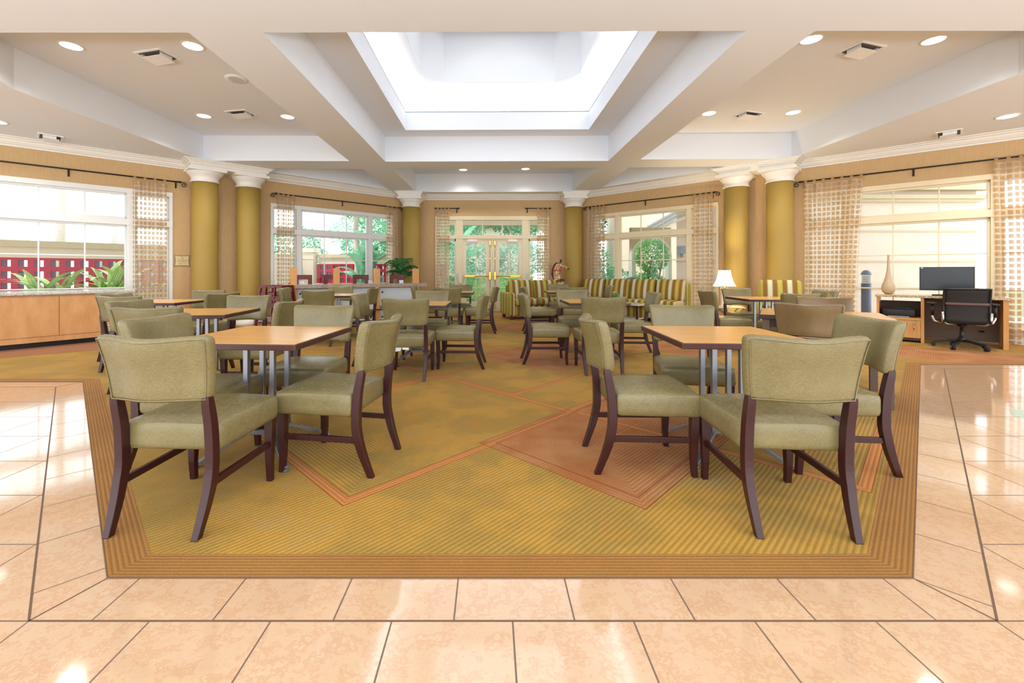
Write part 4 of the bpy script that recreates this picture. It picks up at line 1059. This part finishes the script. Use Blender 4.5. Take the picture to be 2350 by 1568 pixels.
# giraffe statue
gr = empty('giraffe_statue', (1.96, 11.9, .004), 0, 'brown and cream giraffe statue with red bow beside the far right column', 'statue')
def skin(name, pts, edges, rad, mat, parent, sub=2):
    me = bpy.data.meshes.new(name); me.from_pydata(pts, edges, []); o = bpy.data.objects.new(name, me); COL.objects.link(o); o.parent = parent
    md = o.modifiers.new('skin', 'SKIN'); 
    for i, r_ in enumerate(rad): me.skin_vertices[0].data[i].radius = r_ if isinstance(r_, tuple) else (r_, r_)
    me.skin_vertices[0].data[0].use_root = True; md.use_smooth_shade = True
    sb = o.modifiers.new('sub', 'SUBSURF'); sb.levels = sub; sb.render_levels = sub; me.materials.append(M[mat]); return o
pts = [(-.12, 0, .70), (-.36, 0, .68), (.06, 0, .76), (-.12, 0, .95), (-.165, 0, 1.10), (-.16, 0, 1.23), (-.115, 0, 1.325), (-.03, 0, 1.335), (.06, 0, 1.29), (.15, 0, 1.25),
       (.05, .08, .60), (.06, .085, .33), (.06, .085, .03), (.05, -.08, .60), (.06, -.085, .33), (.06, -.085, .03),
       (-.40, .08, .56), (-.42, .085, .31), (-.40, .085, .03), (-.40, -.08, .56), (-.42, -.085, .31), (-.40, -.085, .03), (-.03, 0, .83)]
ed = [(0, 1), (0, 2), (2, 22), (22, 3), (3, 4), (4, 5), (5, 6), (6, 7), (7, 8), (8, 9), (2, 10), (10, 11), (11, 12), (2, 13), (13, 14), (14, 15), (1, 16), (16, 17), (17, 18), (1, 19), (19, 20), (20, 21)]
rad = [.15, .14, .14, .115, .10, .092, .085, .082, .056, .038, .05, .03, .026, .05, .03, .026, .055, .03, .026, .055, .03, .026, .125]
skin('body', pts, ed, rad, 'giraffe_hide', gr)
m = MB(); mp = [(-.215, 0, .92), (-.262, 0, 1.08), (-.255, 0, 1.22), (-.205, 0, 1.34), (-.14, 0, 1.41)]
m.tube(mp, [.02, .028, .03, .028, .015], 8); m.build('mane', 'mane_brown', gr)
m = MB(); m.lathe([(.012, -.016), (.034, 0), (.03, .012)], (.175, 0, 1.232), 12); m.build('muzzle', 'mane_brown', gr)
for sy in (-1, 1):
    m = MB(); m.tube([(-.05, sy*.035, 1.39), (-.035, sy*.04, 1.46), (-.015, sy*.04, 1.485)], [.014, .018, .02], 8); m.build('horn', 'mane_brown', gr)
    m = MB(); m.tube([(-.10, sy*.055, 1.38), (-.115, sy*.10, 1.43), (-.11, sy*.12, 1.475)], [.012, .028, .004], 8); m.build('ear', 'giraffe_hide', gr)
    m = MB(); m.lathe([(.004, -.014), (.017, 0), (.004, .014)], (.01, sy*.062, 1.345), 10); m.build('eye', 'black_plastic', gr)
m = MB(); m.tube([(-.155+.10*math.cos(a_*PI/8), .10*math.sin(a_*PI/8), 1.20+.02*math.cos(a_*PI/8)) for a_ in range(16)], .010, 8, closed=True); m.box(-.05, -.02, 1.19, .035, .05, .07); m.build('bow', 'ribbon_red', gr, bevel=.008)
m = MB(); m.lathe([(.05, 0), (.09, .03), (.10, .07), (.09, .08), (.06, .03)], seg=20); o = m.build('wicker_basket', 'rattan'); o.location = (1.84, 11.42, .79); tag(o, 'small golden basket on the stand before the giraffe', 'basket')
st = empty('plant_stand', (1.84, 11.42, .004), 0, 'slim dark stand holding the golden basket', 'stand')
m = MB(); m.box(0, 0, .775, .26, .26, .02); m.build('top', 'dark_wood', st)
for sx in (-1, 1):
    for sy in (-1, 1): m = MB(); m.box(sx*.11, sy*.11, .383, .025, .025, .765); m.build('leg', 'dark_wood', st)

# ================================================================ computer desk
D1 = Vector((7.62, 6.40)); D0 = Vector((6.58, 7.42)); dd_ = (D1-D0).normalized(); LD = (D1-D0).length
dk = empty('computer_desk', (D0.x, D0.y, .004), math.atan2(dd_.y, dd_.x), 'maple computer desk with printer bay and drawer cabinet at right', 'desk')
# local x along the front (left to right), +y to the wall
HD = .73
m = MB(); m.b2(LD-.055, LD, 0, .58, 0, HD); m.build('side_panel', 'post_maple', dk, bevel=.002)
m = MB(); m.b2(0, .03, 0, .58, 0, HD); m.build('side_panel', 'post_maple', dk, bevel=.002)
dvx = .555; m = MB(); m.b2(dvx-.02, dvx+.02, 0, .58, 0, HD); m.build('divider', 'post_maple', dk, bevel=.002)
m = MB(); m.b2(dvx+.02, LD-.055, .42, .44, .05, HD); m.build('modesty_panel', 'desk_back', dk)
m = MB(); m.b2(.03, dvx-.02, .54, .56, .40, HD-.08); m.build('back_panel', 'desk_back', dk)
m = MB(); m.b2(.03, dvx-.02, .01, .56, .375, .40); m.build('shelf', 'post_maple', dk)
m = MB(); m.b2(.03, dvx-.02, .01, .56, .03, .07); m.build('plinth', 'edge_wood', dk)
m = MB(); m.b2(.034, dvx-.024, -.004, .016, .075, .355); dd2 = m.build('door', 'post_maple', dk, bevel=.002)
m = MB(); m.tube([(dvx-.10, -.004, .20), (dvx-.10, -.025, .21), (dvx-.10, -.025, .28), (dvx-.10, -.004, .29)], .005, 8); m.build('handle', 'chrome', dd2)
m = MB(); m.lathe([(.009, 0), (.009, .01)], (dvx-.10, -.004, .325), 12, R=Matrix.Rotation(PI/2, 3, 'X')); m.build('lock', 'brass', dd2)
m = MB(); m.b2(-.02, LD+.02, -.03, .62, HD+.001, HD+.041); o = m.build('desk_top', 'granite_gold', None, bevel=.004); o.location = dk.location; o.rotation_euler = dk.rotation_euler
tag(o, 'speckled gold granite desk top carrying monitor and vase', 'countertop')
def dloc(x_, y_, z_): 
    r_ = dk.rotation_euler.z; return (D0.x+x_*math.cos(r_)-y_*math.sin(r_), D0.y+x_*math.sin(r_)+y_*math.cos(r_), z_)
ZT = .004+HD+.042
mon = empty('computer_monitor', dloc(.83, .30, ZT), dk.rotation_euler.z, 'black flat monitor on the granite desk top', 'monitor')
m = MB(); m.b2(-.31, .31, -.01, .03, .075, .46); m.build('housing', 'black_plastic', mon, bevel=.004)
m = MB(); m.b2(-.298, .298, -.0125, -.0105, .10, .45); m.build('screen', 'screen', mon)
m = MB(); m.b2(-.03, .03, .03, .05, .0, .2); m.b2(-.11, .11, -.06, .10, 0, .012); m.build('stand', 'chrome', mon)
m = MB(); m.b2(-.295, -.265, -.0135, -.012, .441, .447); m.build('badge', 'chrome', mon)
kb = empty('keyboard', dloc(.88, .09, ZT), dk.rotation_euler.z, 'black keyboard on the desk below the monitor', 'keyboard')
m = MB(); m.b2(-.22, .22, -.07, .07, 0, .016); m.build('case', 'black_plastic', kb, bevel=.003)
m = MB()
for r_ in range(5):
    for c_ in range(14): m.box(-.195+.03*c_, -.05+.025*r_, .019, .024, .019, .005)
m.build('keys', 'screen', kb)
ms_ = MB(); ms_.rbox(.06, .10, .034, .015, 3, 3, 2); o = ms_.build('computer_mouse', 'black_plastic'); o.location = dloc(1.25, .1, ZT+.017); o.rotation_euler.z = dk.rotation_euler.z; tag(o, 'black mouse on the right end of the desk top', 'mouse')
vs_ = MB(); vs_.lathe([(.045, 0), (.078, .03), (.096, .09), (.09, .15), (.064, .22), (.042, .30), (.026, .40), (.018, .52), (.014, .66), (.020, .675), (.011, .674)], seg=40); o = vs_.build('teardrop_vase', 'vase_ceramic'); o.location = dloc(.14, .25, ZT+.001); tag(o, 'tall slim necked tan vase on the left end of the desk', 'vase')
pr = empty('printer', dloc(.27, .10, .405), dk.rotation_euler.z, 'black printer in the open bay of the desk', 'printer')
m = MB(); m.rbox(.42, .34, .13, .02, 4, 3, 2, c=(0, .17, .065)); m.build('body', 'black_plastic', pr)
m = MB(); m.b2(-.15, .15, .1, .3, .13, .15); m.build('scanner_lid', 'screen', pr, bevel=.004)
m = MB(); m.b2(-.13, .13, -.08, .08, .005, .012); m.build('paper_tray', 'grey_paper', pr)
pst = MB(); pst.box(0, 0, 0, .05, .03, .02); o = pst.build('power_adapter', 'black_plastic'); o.location = dloc(1.22, .40, .22); tag(o, 'black power adapter hanging on the desk back panel', 'adapter')
# office chair
oc = empty('office_chair', (7.10, 6.56, .004), math.radians(-36), 'black mesh office chair with silver armrest brackets at the desk', 'office chair')
for k_ in range(5):
    a_ = math.radians(90+72*k_+8); m = MB(); m.bar((.03*math.cos(a_), .03*math.sin(a_), .125), (.30*math.cos(a_), .30*math.sin(a_), .075), .045, .03); m.build('base_arm', 'black_plastic', oc, bevel=.006)
    m = MB(); cx, cy_ = .30*math.cos(a_), .30*math.sin(a_)
    for s_ in (-1, 1): m.lathe([(.028, -.009), (.028, .009)], (cx+s_*.014*math.cos(a_+PI/2), cy_+s_*.014*math.sin(a_+PI/2), .029), 14, R=Matrix.Rotation(a_+PI/2, 3, 'Z')@Matrix.Rotation(PI/2, 3, 'Y'))
    m.tube([(cx, cy_, .03), (cx, cy_, .08)], .009, 8); m.build('caster', 'black_plastic', oc)
m = MB(); m.lathe([(.045, .10), (.045, .16), (.028, .17), (.022, .32), (.05, .33), (.05, .36)], seg=20); m.build('gas_column', 'black_plastic', oc)
m = MB(); m.rbox(.49, .46, .07, .03, 5, 5, 2, lambda x, y, z: (x*(1-.05*(y < 0)), y, z-.03*max(0, y-.12)*4), c=(0, .02, .41)); m.build('seat', 'black_mesh', oc)
def bk(x, z): return (x, -.24-.07*(1-(x/.25)**2)*.5-.10*max(0, z-.45)+.04*math.sin((z-.42)*6), z)
m = MB(); nx_, nz_ = 12, 10; Gd = [[m.V(*bk(-.225+.45*i/nx_*1.0, .41+.48*j/nz_)) for i in range(nx_+1)] for j in range(nz_+1)]
for j in range(nz_):
    for i in range(nx_): m.face([Gd[j][i], Gd[j][i+1], Gd[j+1][i+1], Gd[j+1][i]], None, True)
bko = m.build('backrest', 'black_mesh', oc, recalc=False); sd_ = bko.modifiers.new('solid', 'SOLIDIFY'); sd_.thickness = .006
m = MB(); pts = [bk(-.235, .40+.50*i/8) for i in range(9)]+[bk(-.235+.47*i/8, .90) for i in range(1, 8)]+[bk(.235, .90-.50*i/8) for i in range(9)]
m.tube(pts, .014, 8); m.build('back_frame', 'black_plastic', oc)
m = MB(); m.tube([bk(-.22+.44*i/8, .68+.02*math.sin(i/8*PI))[:1]+(bk(-.22+.44*i/8, .68)[1]-.012, .68) for i in range(9)], .022, 8); m.build('lumbar_bar', 'desk_back', oc)
for sx in (-1, 1):
    m = MB(); m.tube([(sx*.10, -.16, .37), (sx*.20, -.20, .375), (sx*.245, -.235, .42), (sx*.245, -.255, .56)], .016, 10); m.build('back_bracket', 'chrome', oc)
    m = MB(); m.tube([(sx*.22, -.08, .38), (sx*.30, -.06, .40), (sx*.325, -.05, .46), (sx*.325, -.05, .50)], .016, 10); m.build('arm_bracket', 'chrome', oc)
    m = MB(); m.tube([(sx*.325, -.05, .49), (sx*.325, -.05, .66)], .021, 10); m.rbox(.085, .24, .03, .012, 2, 3, 1, c=(sx*.325, .01, .67)); m.build('armrest', 'black_plastic', oc)

# ================================================================ outside
m = MB(); m.b2(-30, 34, 2, 44, -.14, -.08)
struct(m.build('ground_outside', 'mulch'))
m = MB(); m.prism([(-16, 2), LW.at(11, -.2)[:2], LW.at(0, -.2)[:2], (-2.5, 15.0), (-8, 16.4), (-16, 9)], -.08, -.05); struct(m.build('ground_terrace', 'paving'))
m = MB(); m.prism([(2.2, 12.9), RW.at(0, -.2)[:2], RW.at(11, -.2)[:2], (16, 2), (20, 11)], -.08, -.05); struct(m.build('ground_walk', 'paving'))
# porch beam over the garden doors
m = MB(); m.b2(-2.6, 2.4, 14.4, 14.6, 2.70, 3.15); m.b2(-2.7, -2.45, 14.4, 14.6, -.08, 2.7)
tag(m.build('porch_beam', 'cream_stucco'), 'cream porch beam seen above the garden doors', 'beam')
# eave outside the right wall
m = MB(); P = [RW.at(4.6, -.16)[:2], RW.at(11, -.16)[:2], RW.at(11, -1.5)[:2], RW.at(4.6, -1.5)[:2]]
m.prism(P, 3.02, 3.2); tag(m.build('roof_eave', 'coping'), 'beige roof eave above the desk window', 'roof eave')
# lattice garden walls
def lattice(name, P, Q, z0, z1, cell, label):
    P = Vector(P); Q = Vector(Q); d = (Q-P); L = d.length; rz = math.atan2(d.y, d.x)
    root = empty(name, (P.x, P.y, 0), rz, label, 'garden wall', 'garden walls with red block lattice')
    m = MB(); m.b2(0, L, -.10, .10, -.08, z0); m.b2(0, L, -.10, .10, z1, 1.70); m.build('wall', 'cream_stucco', root)
    m = MB(); m.b2(-.05, L+.05, -.15, .15, 1.70, 1.85); m.build('coping', 'coping', root, bevel=.01)
    m = MB(); n_ = int(L/cell); c_ = L/n_; nr = max(2, round((z1-z0)/cell)); cr2 = (z1-z0)/nr; b_ = cell*.22
    for i in range(n_+1): m.b2(c_*i-b_, c_*i+b_, -.09, .09, z0, z1)
    for j in range(nr+1):
        m.b2(0, L, -.088, .088, max(z0, z0+cr2*j-b_), min(z1, z0+cr2*j+b_))
    m.build('lattice', 'red_block', root)
    m = MB(); 
    for i in range(n_): m.b2(c_*i+b_, c_*i+b_+c_*.36, .0, .085, z0, z1)
    m.build('block_fins', 'block_back', root)
    return root
lattice('garden_wall', (-14.2, 5.6), (-7.6, 12.35), .72, 1.47, .245, 'garden wall with red lattice blocks outside the far left window')
lattice('garden_wall', (-6.65, 17.0), (-1.8, 17.0), .72, 1.47, .245, 'garden wall with red lattice blocks outside the bar window')
m = MB(); m.box(-6.95, 16.8, .93, .42, .42, 2.0); m.box(-6.95, 16.8, 1.99, .50, .50, .16); tag(m.build('garden_pillar', 'cream_stucco'), 'cream square pillar with cap outside the bar window', 'pillar')
m = MB(); m.box(-7.35, 14.4, .85, .2, 4.2, 1.85); tag(m.build('cream_wall', 'cream_stucco'), 'plain cream wall leading to the garden pillar', 'garden wall')
# ginger plants
def ginger(x_, y_, label, seed, n=34, h=1.15):
    r_ = empty('ginger_plant', (x_, y_, -.05), 0, label, 'plant', 'variegated ginger plants outside the far left window')
    m = MB(); random.seed(seed)
    for _ in range(n):
        a_ = random.random()*6.28; strap_leaf(m, (random.uniform(-.2, .2), random.uniform(-.2, .2), random.uniform(.35, .85)), a_, random.uniform(.45, .75)*h, .13, random.uniform(.6, 1.35), random.uniform(.25, .6))
    m.build('leaves', 'leaf_variegated', r_, recalc=False)
    m = MB()
    for k_ in range(9): a_ = k_*.7; m.tube([(0, 0, 0), (.25*math.cos(a_), .25*math.sin(a_), .75)], [.015, .01], 6)
    m.build('stalks', 'leaf_green', r_)
ginger(-8.75, 8.75, 'variegated ginger plant at the middle of the far left window', 1, 34, 1.05); ginger(-8.0, 9.2, 'large variegated ginger plant near the right end of the far left window', 2, 44, 1.3)
ginger(-6.9, 9.75, 'variegated ginger plant behind the curtain of the far left window', 3, 26, 1.0); ginger(-9.9, 7.9, 'low variegated ginger plant at the left end of the far left window', 5, 22, .8)
# palms far behind
for i, (x_, y_, lb) in enumerate(((-20.3, 20.5, 'faint tall palm trunk behind the garden wall, left one'), (-23.4, 27.0, 'faint tall palm trunk behind the garden wall, right one'))):
    r_ = empty('palm_tree', (x_, y_, 0), 0, lb, 'tree', 'palms beyond the garden wall')
    m = MB(); m.tube([(0, 0, -.1), (.1, 0, 4), (.05, 0, 8.5)], [.2, .17, .15], 10); m.build('trunk', 'pale_bark', r_)  # pale trunk colour stands in for the washed-out look of overexposure
    m = MB(); random.seed(i)
    for k_ in range(12): palm_frond(m, (.05, 0, 8.5), k_*.55, 2.4, .9, 2.4, 10, .8, .14)
    m.build('fronds', 'leaf_misty', r_, recalc=False)
m = MB(); m.box(-20.6, 26.0, 1.1, 3.2, 3, 2.2); m.box(-20.6, 26, 2.5, 3.8, 3.6, .4); tag(m.build('far_shed', 'teal_roof'), 'low teal roofed building far beyond the garden wall', 'building')
# trees and shrubs seen through the bar window
tree('tree', -5.6, 24.4, [(0, 0, 4.6, 2.0, 1.4, 1.5), (1.6, .3, 3.0, 1.7, 1.2, 1.1), (-1.4, 0, 2.6, 1.3, 1.2, .9)], 2400, .26, 'leaf_green', [([(0, 0, -.1), (.2, 0, 2.5), (.5, 0, 5)], .18)], 'loose leafed tree beyond the red lattice wall of the bar window', 11)
tree('tree', -10.6, 23.4, [(0, 0, 2.7, 1.4, 1.2, 1.0), (.9, .3, 1.6, 1.3, 1.2, .9)], 1500, .24, 'leaf_green', [([(0, 0, -.1), (.1, 0, 2.7)], .14)], 'small round tree behind the cream garden pillar', 12)
tree('tree', -4.4, 15.9, [(.1, 0, 4.6, 1.0, .7, .9), (-.5, 0, 3.6, .7, .5, .6)], 520, .2, 'leaf_green', [([(-.45, 0, -.1), (-.42, 0, 1.6), (-.52, 0, 2.7), (-.35, 0, 4.6)], .15)], 'pale trunked tree before the lattice wall of the bar window', 13, bark='pale_bark')
tree('tree', -7.4, 26.5, [(0, 0, 3.6, 2.4, 1.0, 1.4), (1.5, .4, 2.0, 2.0, .9, 1.0), (2.6, 0, 4.6, 1.6, .8, 1.4)], 2600, .26, 'leaf_misty', [([(0, 0, -.1), (.1, 0, 3)], .14)], 'pale misty tree filling the middle of the bar window', 14)
def banana(name, x_, y_, label, seed, n=9, L=1.9, z0=.6, wd=.55, mat='leaf_banana', spread=(.6, 1.35)):
    r_ = empty(name, (x_, y_, -.05), 0, label, 'plant', 'banana plants in the garden')
    m = MB(); random.seed(seed)
    for k_ in range(n):
        strap_leaf(m, (random.uniform(-.1, .1), random.uniform(-.1, .1), z0+random.uniform(0, 1.0)), k_*2.4+random.random(), L*random.uniform(.7, 1.1), wd, random.uniform(*spread), random.uniform(.4, .9), 10, .3)
    m.build('leaves', mat, r_, recalc=False)
    m = MB(); m.tube([(0, 0, 0), (.05, 0, z0+1.0)], [.13, .08], 10); m.build('stem', 'leaf_banana', r_)
banana('banana_plant', -4.1, 14.6, 'broad leaved banana plant at the right side of the bar window', 21, 8, 1.7, .9, .5)
banana('banana_plant', -3.3, 15.6, 'second banana plant behind the curtain right of the bar window', 22, 10, 2.0, 1.4, .6)
banana('banana_plant', -4.5, 15.2, 'banana plant hanging before the red lattice of the bar window', 23, 6, 1.4, .4, .42)
tree('shrub', -2.7, 15.9, [(0, 0, 1.6, .8, .6, 1.7), (.5, 0, 3.2, .8, .5, .8)], 1500, .2, 'leaf_green', None, 'dense shrub behind the banana plants', 24, 'shrub', narrow=.3)
# garden before the doors
tree('shrub', -1.9, 18.5, [(0, 0, 1.2, 1.3, .7, 1.3), (.2, 0, 3.3, 1.6, .8, 1.1)], 2200, .2, 'leaf_green', [([(0, 0, -.1), (0, 0, 3)], .1)], 'green shrub left of the garden doors', 31, 'shrub')
tree('shrub', .0, 17.0, [(-.3, 0, .35, 1.6, .6, .55), (.9, .1, .5, 1.0, .5, .6)], 1700, .18, 'leaf_bright', None, 'low bright plants before the garden doors', 32, 'shrub', narrow=.25)
tree('shrub', -.2, 22.5, [(-.8, 0, 1.9, 1.8, 1.0, .9), (1.6, 0, 1.8, 1.5, 1.0, 1.0)], 2200, .24, 'leaf_misty', None, 'pale misty shrubs far beyond the garden doors', 33, 'shrub')
tree('tree', 0.1, 20.9, [(-1.3, 0, 4.2, 1.8, 1.0, 1.1), (1.4, 0, 4.1, 2.0, 1.0, 1.2), (.3, .5, 4.8, 2.4, .8, 1.0)], 4200, .24, 'leaf_green', [([(1.1, 0, -.1), (1.3, 0, 2), (1.6, 0, 4.2)], .08), ([(1.5, 0, -.1), (1.6, 0, 2), (1.9, 0, 4.2)], .07), ([(.9, 0, -.1), (.85, 0, 2), (.7, 0, 4.2)], .06)], 'multi trunked tree with wide canopy beyond the garden doors', 34, bark='pale_bark')
tree('tree', 3.2, 18.2, [(0, 0, 3.6, 1.1, .8, 1.6), (.2, 0, 1.2, 1.2, .8, 1.3)], 3000, .2, 'leaf_green', [([(-.25, -.5, -.1), (-.3, -.5, 1.8), (-.35, -.3, 3.6)], .22)], 'dark trunked leafy tree right of the garden doors', 35)
banana('banana_plant', -1.05, 16.6, 'arching banana leaf seen in the left garden door', 36, 5, 1.5, 1.2, .35, 'leaf_banana', (.5, 1.1))
m = MB(); m.box(-.6, 19.6, .45, 5.0, .35, .9); m.box(-.6, 19.6, .93, 5.1, .45, .1); tag(m.build('low_wall', 'coping'), 'low pale garden wall beyond the left door', 'garden wall')
m = MB(); m.box(-.5, 27.0, 1.9, 6, 3, 3.9); m.prism([(-4, 25), (3, 25), (3, 29), (-4, 29)], 3.9, 4.1); tag(m.build('far_house', 'cream_stucco'), 'pale house wall beyond the garden door greenery', 'building')
# right garden window
tree('shrub', 4.62, 12.45, [(0, 0, 1.62, .46, .4, .48), (-.1, 0, .7, .5, .3, .5)], 2300, .10, 'leaf_bright', [([(-.1, 0, -.1), (-.15, 0, .7), (.0, 0, 1.6)], .05), ([(-.1, 0, -.1), (.15, 0, .7), (.3, 0, 1.5)], .035)], 'round topped bright green bush outside the right garden window', 41, 'shrub')
tree('shrub', 4.5, 14.4, [(-.3, 0, .55, 1.0, .5, .75), (.8, .1, .5, .7, .5, .6)], 1500, .15, 'leaf_green', None, 'loose green shrubs below the round topped bush', 42, 'shrub')
tree('shrub', 3.7, 15.6, [(0, 0, 1.1, .7, .5, 1.1), (-.3, 0, 2.5, .5, .5, .7)], 1500, .16, 'leaf_green', [([(0, 0, -.1), (0, 0, 2)], .06)], 'tall green shrub at the left of the right garden window', 43, 'shrub')
tree('tree', 4.1, 18.5, [(0, 0, 3.4, .8, .8, 1.3), (-.2, 0, 1.6, .8, .6, 1.0)], 1700, .2, 'leaf_dark', [([(0, 0, -.1), (0, 0, 3)], .1)], 'darker tree behind the curtain left of the right garden window', 44)
m = MB(); m.b2(5.2, 8.2, 18.0, 19.5, -.1, 7.0); tag(m.build('far_building', 'cream_stucco'), 'hazy grey building block in the upper right garden window', 'building')
fb = MB()
for k_ in range(3): fb.bar((6.5, 17.95, 2.72+.16*k_), (8.3, 17.95, 3.72+.16*k_), .08, .05)
tag(fb.build('roof_line', 'grey_window'), 'slanting grey roof edges on the hazy building, right garden window', 'roof edge')
# cream wing with grooves, cornice, arch
wg = empty('building_wing', (0, 0, 0), 0, 'cream stucco building wing outside the desk window', 'building')
WY = 11.65
m = MB(); m.prism([(4.98, WY), (13.0, WY), (13.0, 12.9), (5.65, 12.9)], -.1, 6.0)
m.build('wall', 'cream_stucco', wg)
m = MB()
for z_ in (.72, 1.44, 2.25): m.b2(4.97, 13.03, WY-.035, WY+.01, z_-.02, z_+.02)
m.build('grooves', 'coping', wg)
m = MB(); m.b2(7.3, 13.1, WY-.10, WY+.02, 3.02, 3.10); m.b2(7.3, 13.15, WY-.16, WY+.02, 3.10, 3.2); m.b2(7.3, 13.2, WY-.24, WY+.02, 3.32, 3.46); m.build('cornice', 'coping', wg)
m = MB(); secs = [(4.9, 2.46), (7.3, 3.32), (7.3, 3.42), (4.9, 2.54)]; 
a_ = [m.V(x_, WY-.16, z_) for x_, z_ in secs]; b_ = [m.V(x_, WY+.05, z_) for x_, z_ in secs]; m.face(a_); m.face(b_[::-1])
for i in range(4): m.face([a_[i], a_[(i+1) % 4], b_[(i+1) % 4], b_[i]])
m.build('gable_moulding', 'trim_white', wg)
ar = empty('garden_arch', (0, 0, 0), 0, 'cream archway beside the building wing outside the right garden window', 'archway')
m = MB(); cx, cz2, R0, R1 = 4.86, 1.62, .50, .60; pr_ = []
for k_ in range(17):
    a_ = PI*k_/16; pr_.append((cx+R0*math.cos(a_), cz2+R0*math.sin(a_), cx+R1*math.cos(a_), cz2+R1*math.sin(a_)))
for y0, y1 in ((13.1, 13.4),):
    for p0, p1 in zip(pr_, pr_[1:]):
        v = [m.V(p0[0], y0, p0[1]), m.V(p0[2], y0, p0[3]), m.V(p1[2], y0, p1[3]), m.V(p1[0], y0, p1[1])]; w2 = [m.V(p0[0], y1, p0[1]), m.V(p0[2], y1, p0[3]), m.V(p1[2], y1, p1[3]), m.V(p1[0], y1, p1[1])]
        m.face(v); m.face(w2[::-1])
        for i in range(4): m.face([v[i], v[(i+1) % 4], w2[(i+1) % 4], w2[i]])
m.b2(cx-R1, cx-R0+.02, 13.1, 13.4, -.1, cz2); m.b2(cx+R0, cx+R1, 13.1, 13.4, -.1, cz2); m.build('arch_moulding', 'trim_white', ar)
m = MB()
for p0, p1 in zip(pr_, pr_[1:]):
    v = [m.V(p0[2], 13.15, p0[3]), m.V(p1[2], 13.15, p1[3]), m.V(p1[2], 13.15, 2.5), m.V(p0[2], 13.15, 2.5)]; w2 = [m.V(p0[2], 13.35, p0[3]), m.V(p1[2], 13.35, p1[3]), m.V(p1[2], 13.35, 2.5), m.V(p0[2], 13.35, 2.5)]
    m.face(v); m.face(w2[::-1]); m.face([v[2], v[3], w2[3], w2[2]])
m.build('spandrel_wall', 'coping', ar)
m = MB(); m.box(5.07, WY-.12, 1.72, .13, .2, .16); m.box(5.08, WY-.1, 1.82, .17, .2, .05); m.box(5.1, WY-.06, 1.60, .03, .12, .1); tag(m.build('wall_lantern', 'grey_window'), 'grey wall lantern on the cream building corner', 'lantern')
# bollards
def bollard(x_, y_, z1, label, r=.085):
    root = empty('bollard_light', (x_, y_, -.06), 0, label, 'bollard light', 'blue grey bollard lights in the garden')
    m = MB(); m.lathe([(r, 0), (r, z1*.78)], seg=28); m.build('post', 'bollard_paint', root)
    m = MB()
    for k_ in range(9): z_ = z1*.79+k_*z1*.014; m.lathe([(r*.78, z_), (r*.92, z_+.004), (r*.92, z_+.009), (r*.78, z_+.012)], seg=28)
    m.build('louvre', 'grey_window', root)
    m = MB(); m.lathe([(r*1.05, z1*.92), (r*1.05, z1*.94), (r*.85, z1*.975), (r*.45, z1), (.01, z1*1.005)], seg=28); m.build('cap', 'bollard_paint', root)
bollard(8.05, 9.33, 1.25, 'blue grey bollard light outside the window left of the desk')
bollard(-3.55, 14.1, 1.1, 'pale bollard light outside the bar window', .12); bollard(4.0, 12.4, 1.08, 'grey bollard light behind the long sofa outside', .13)
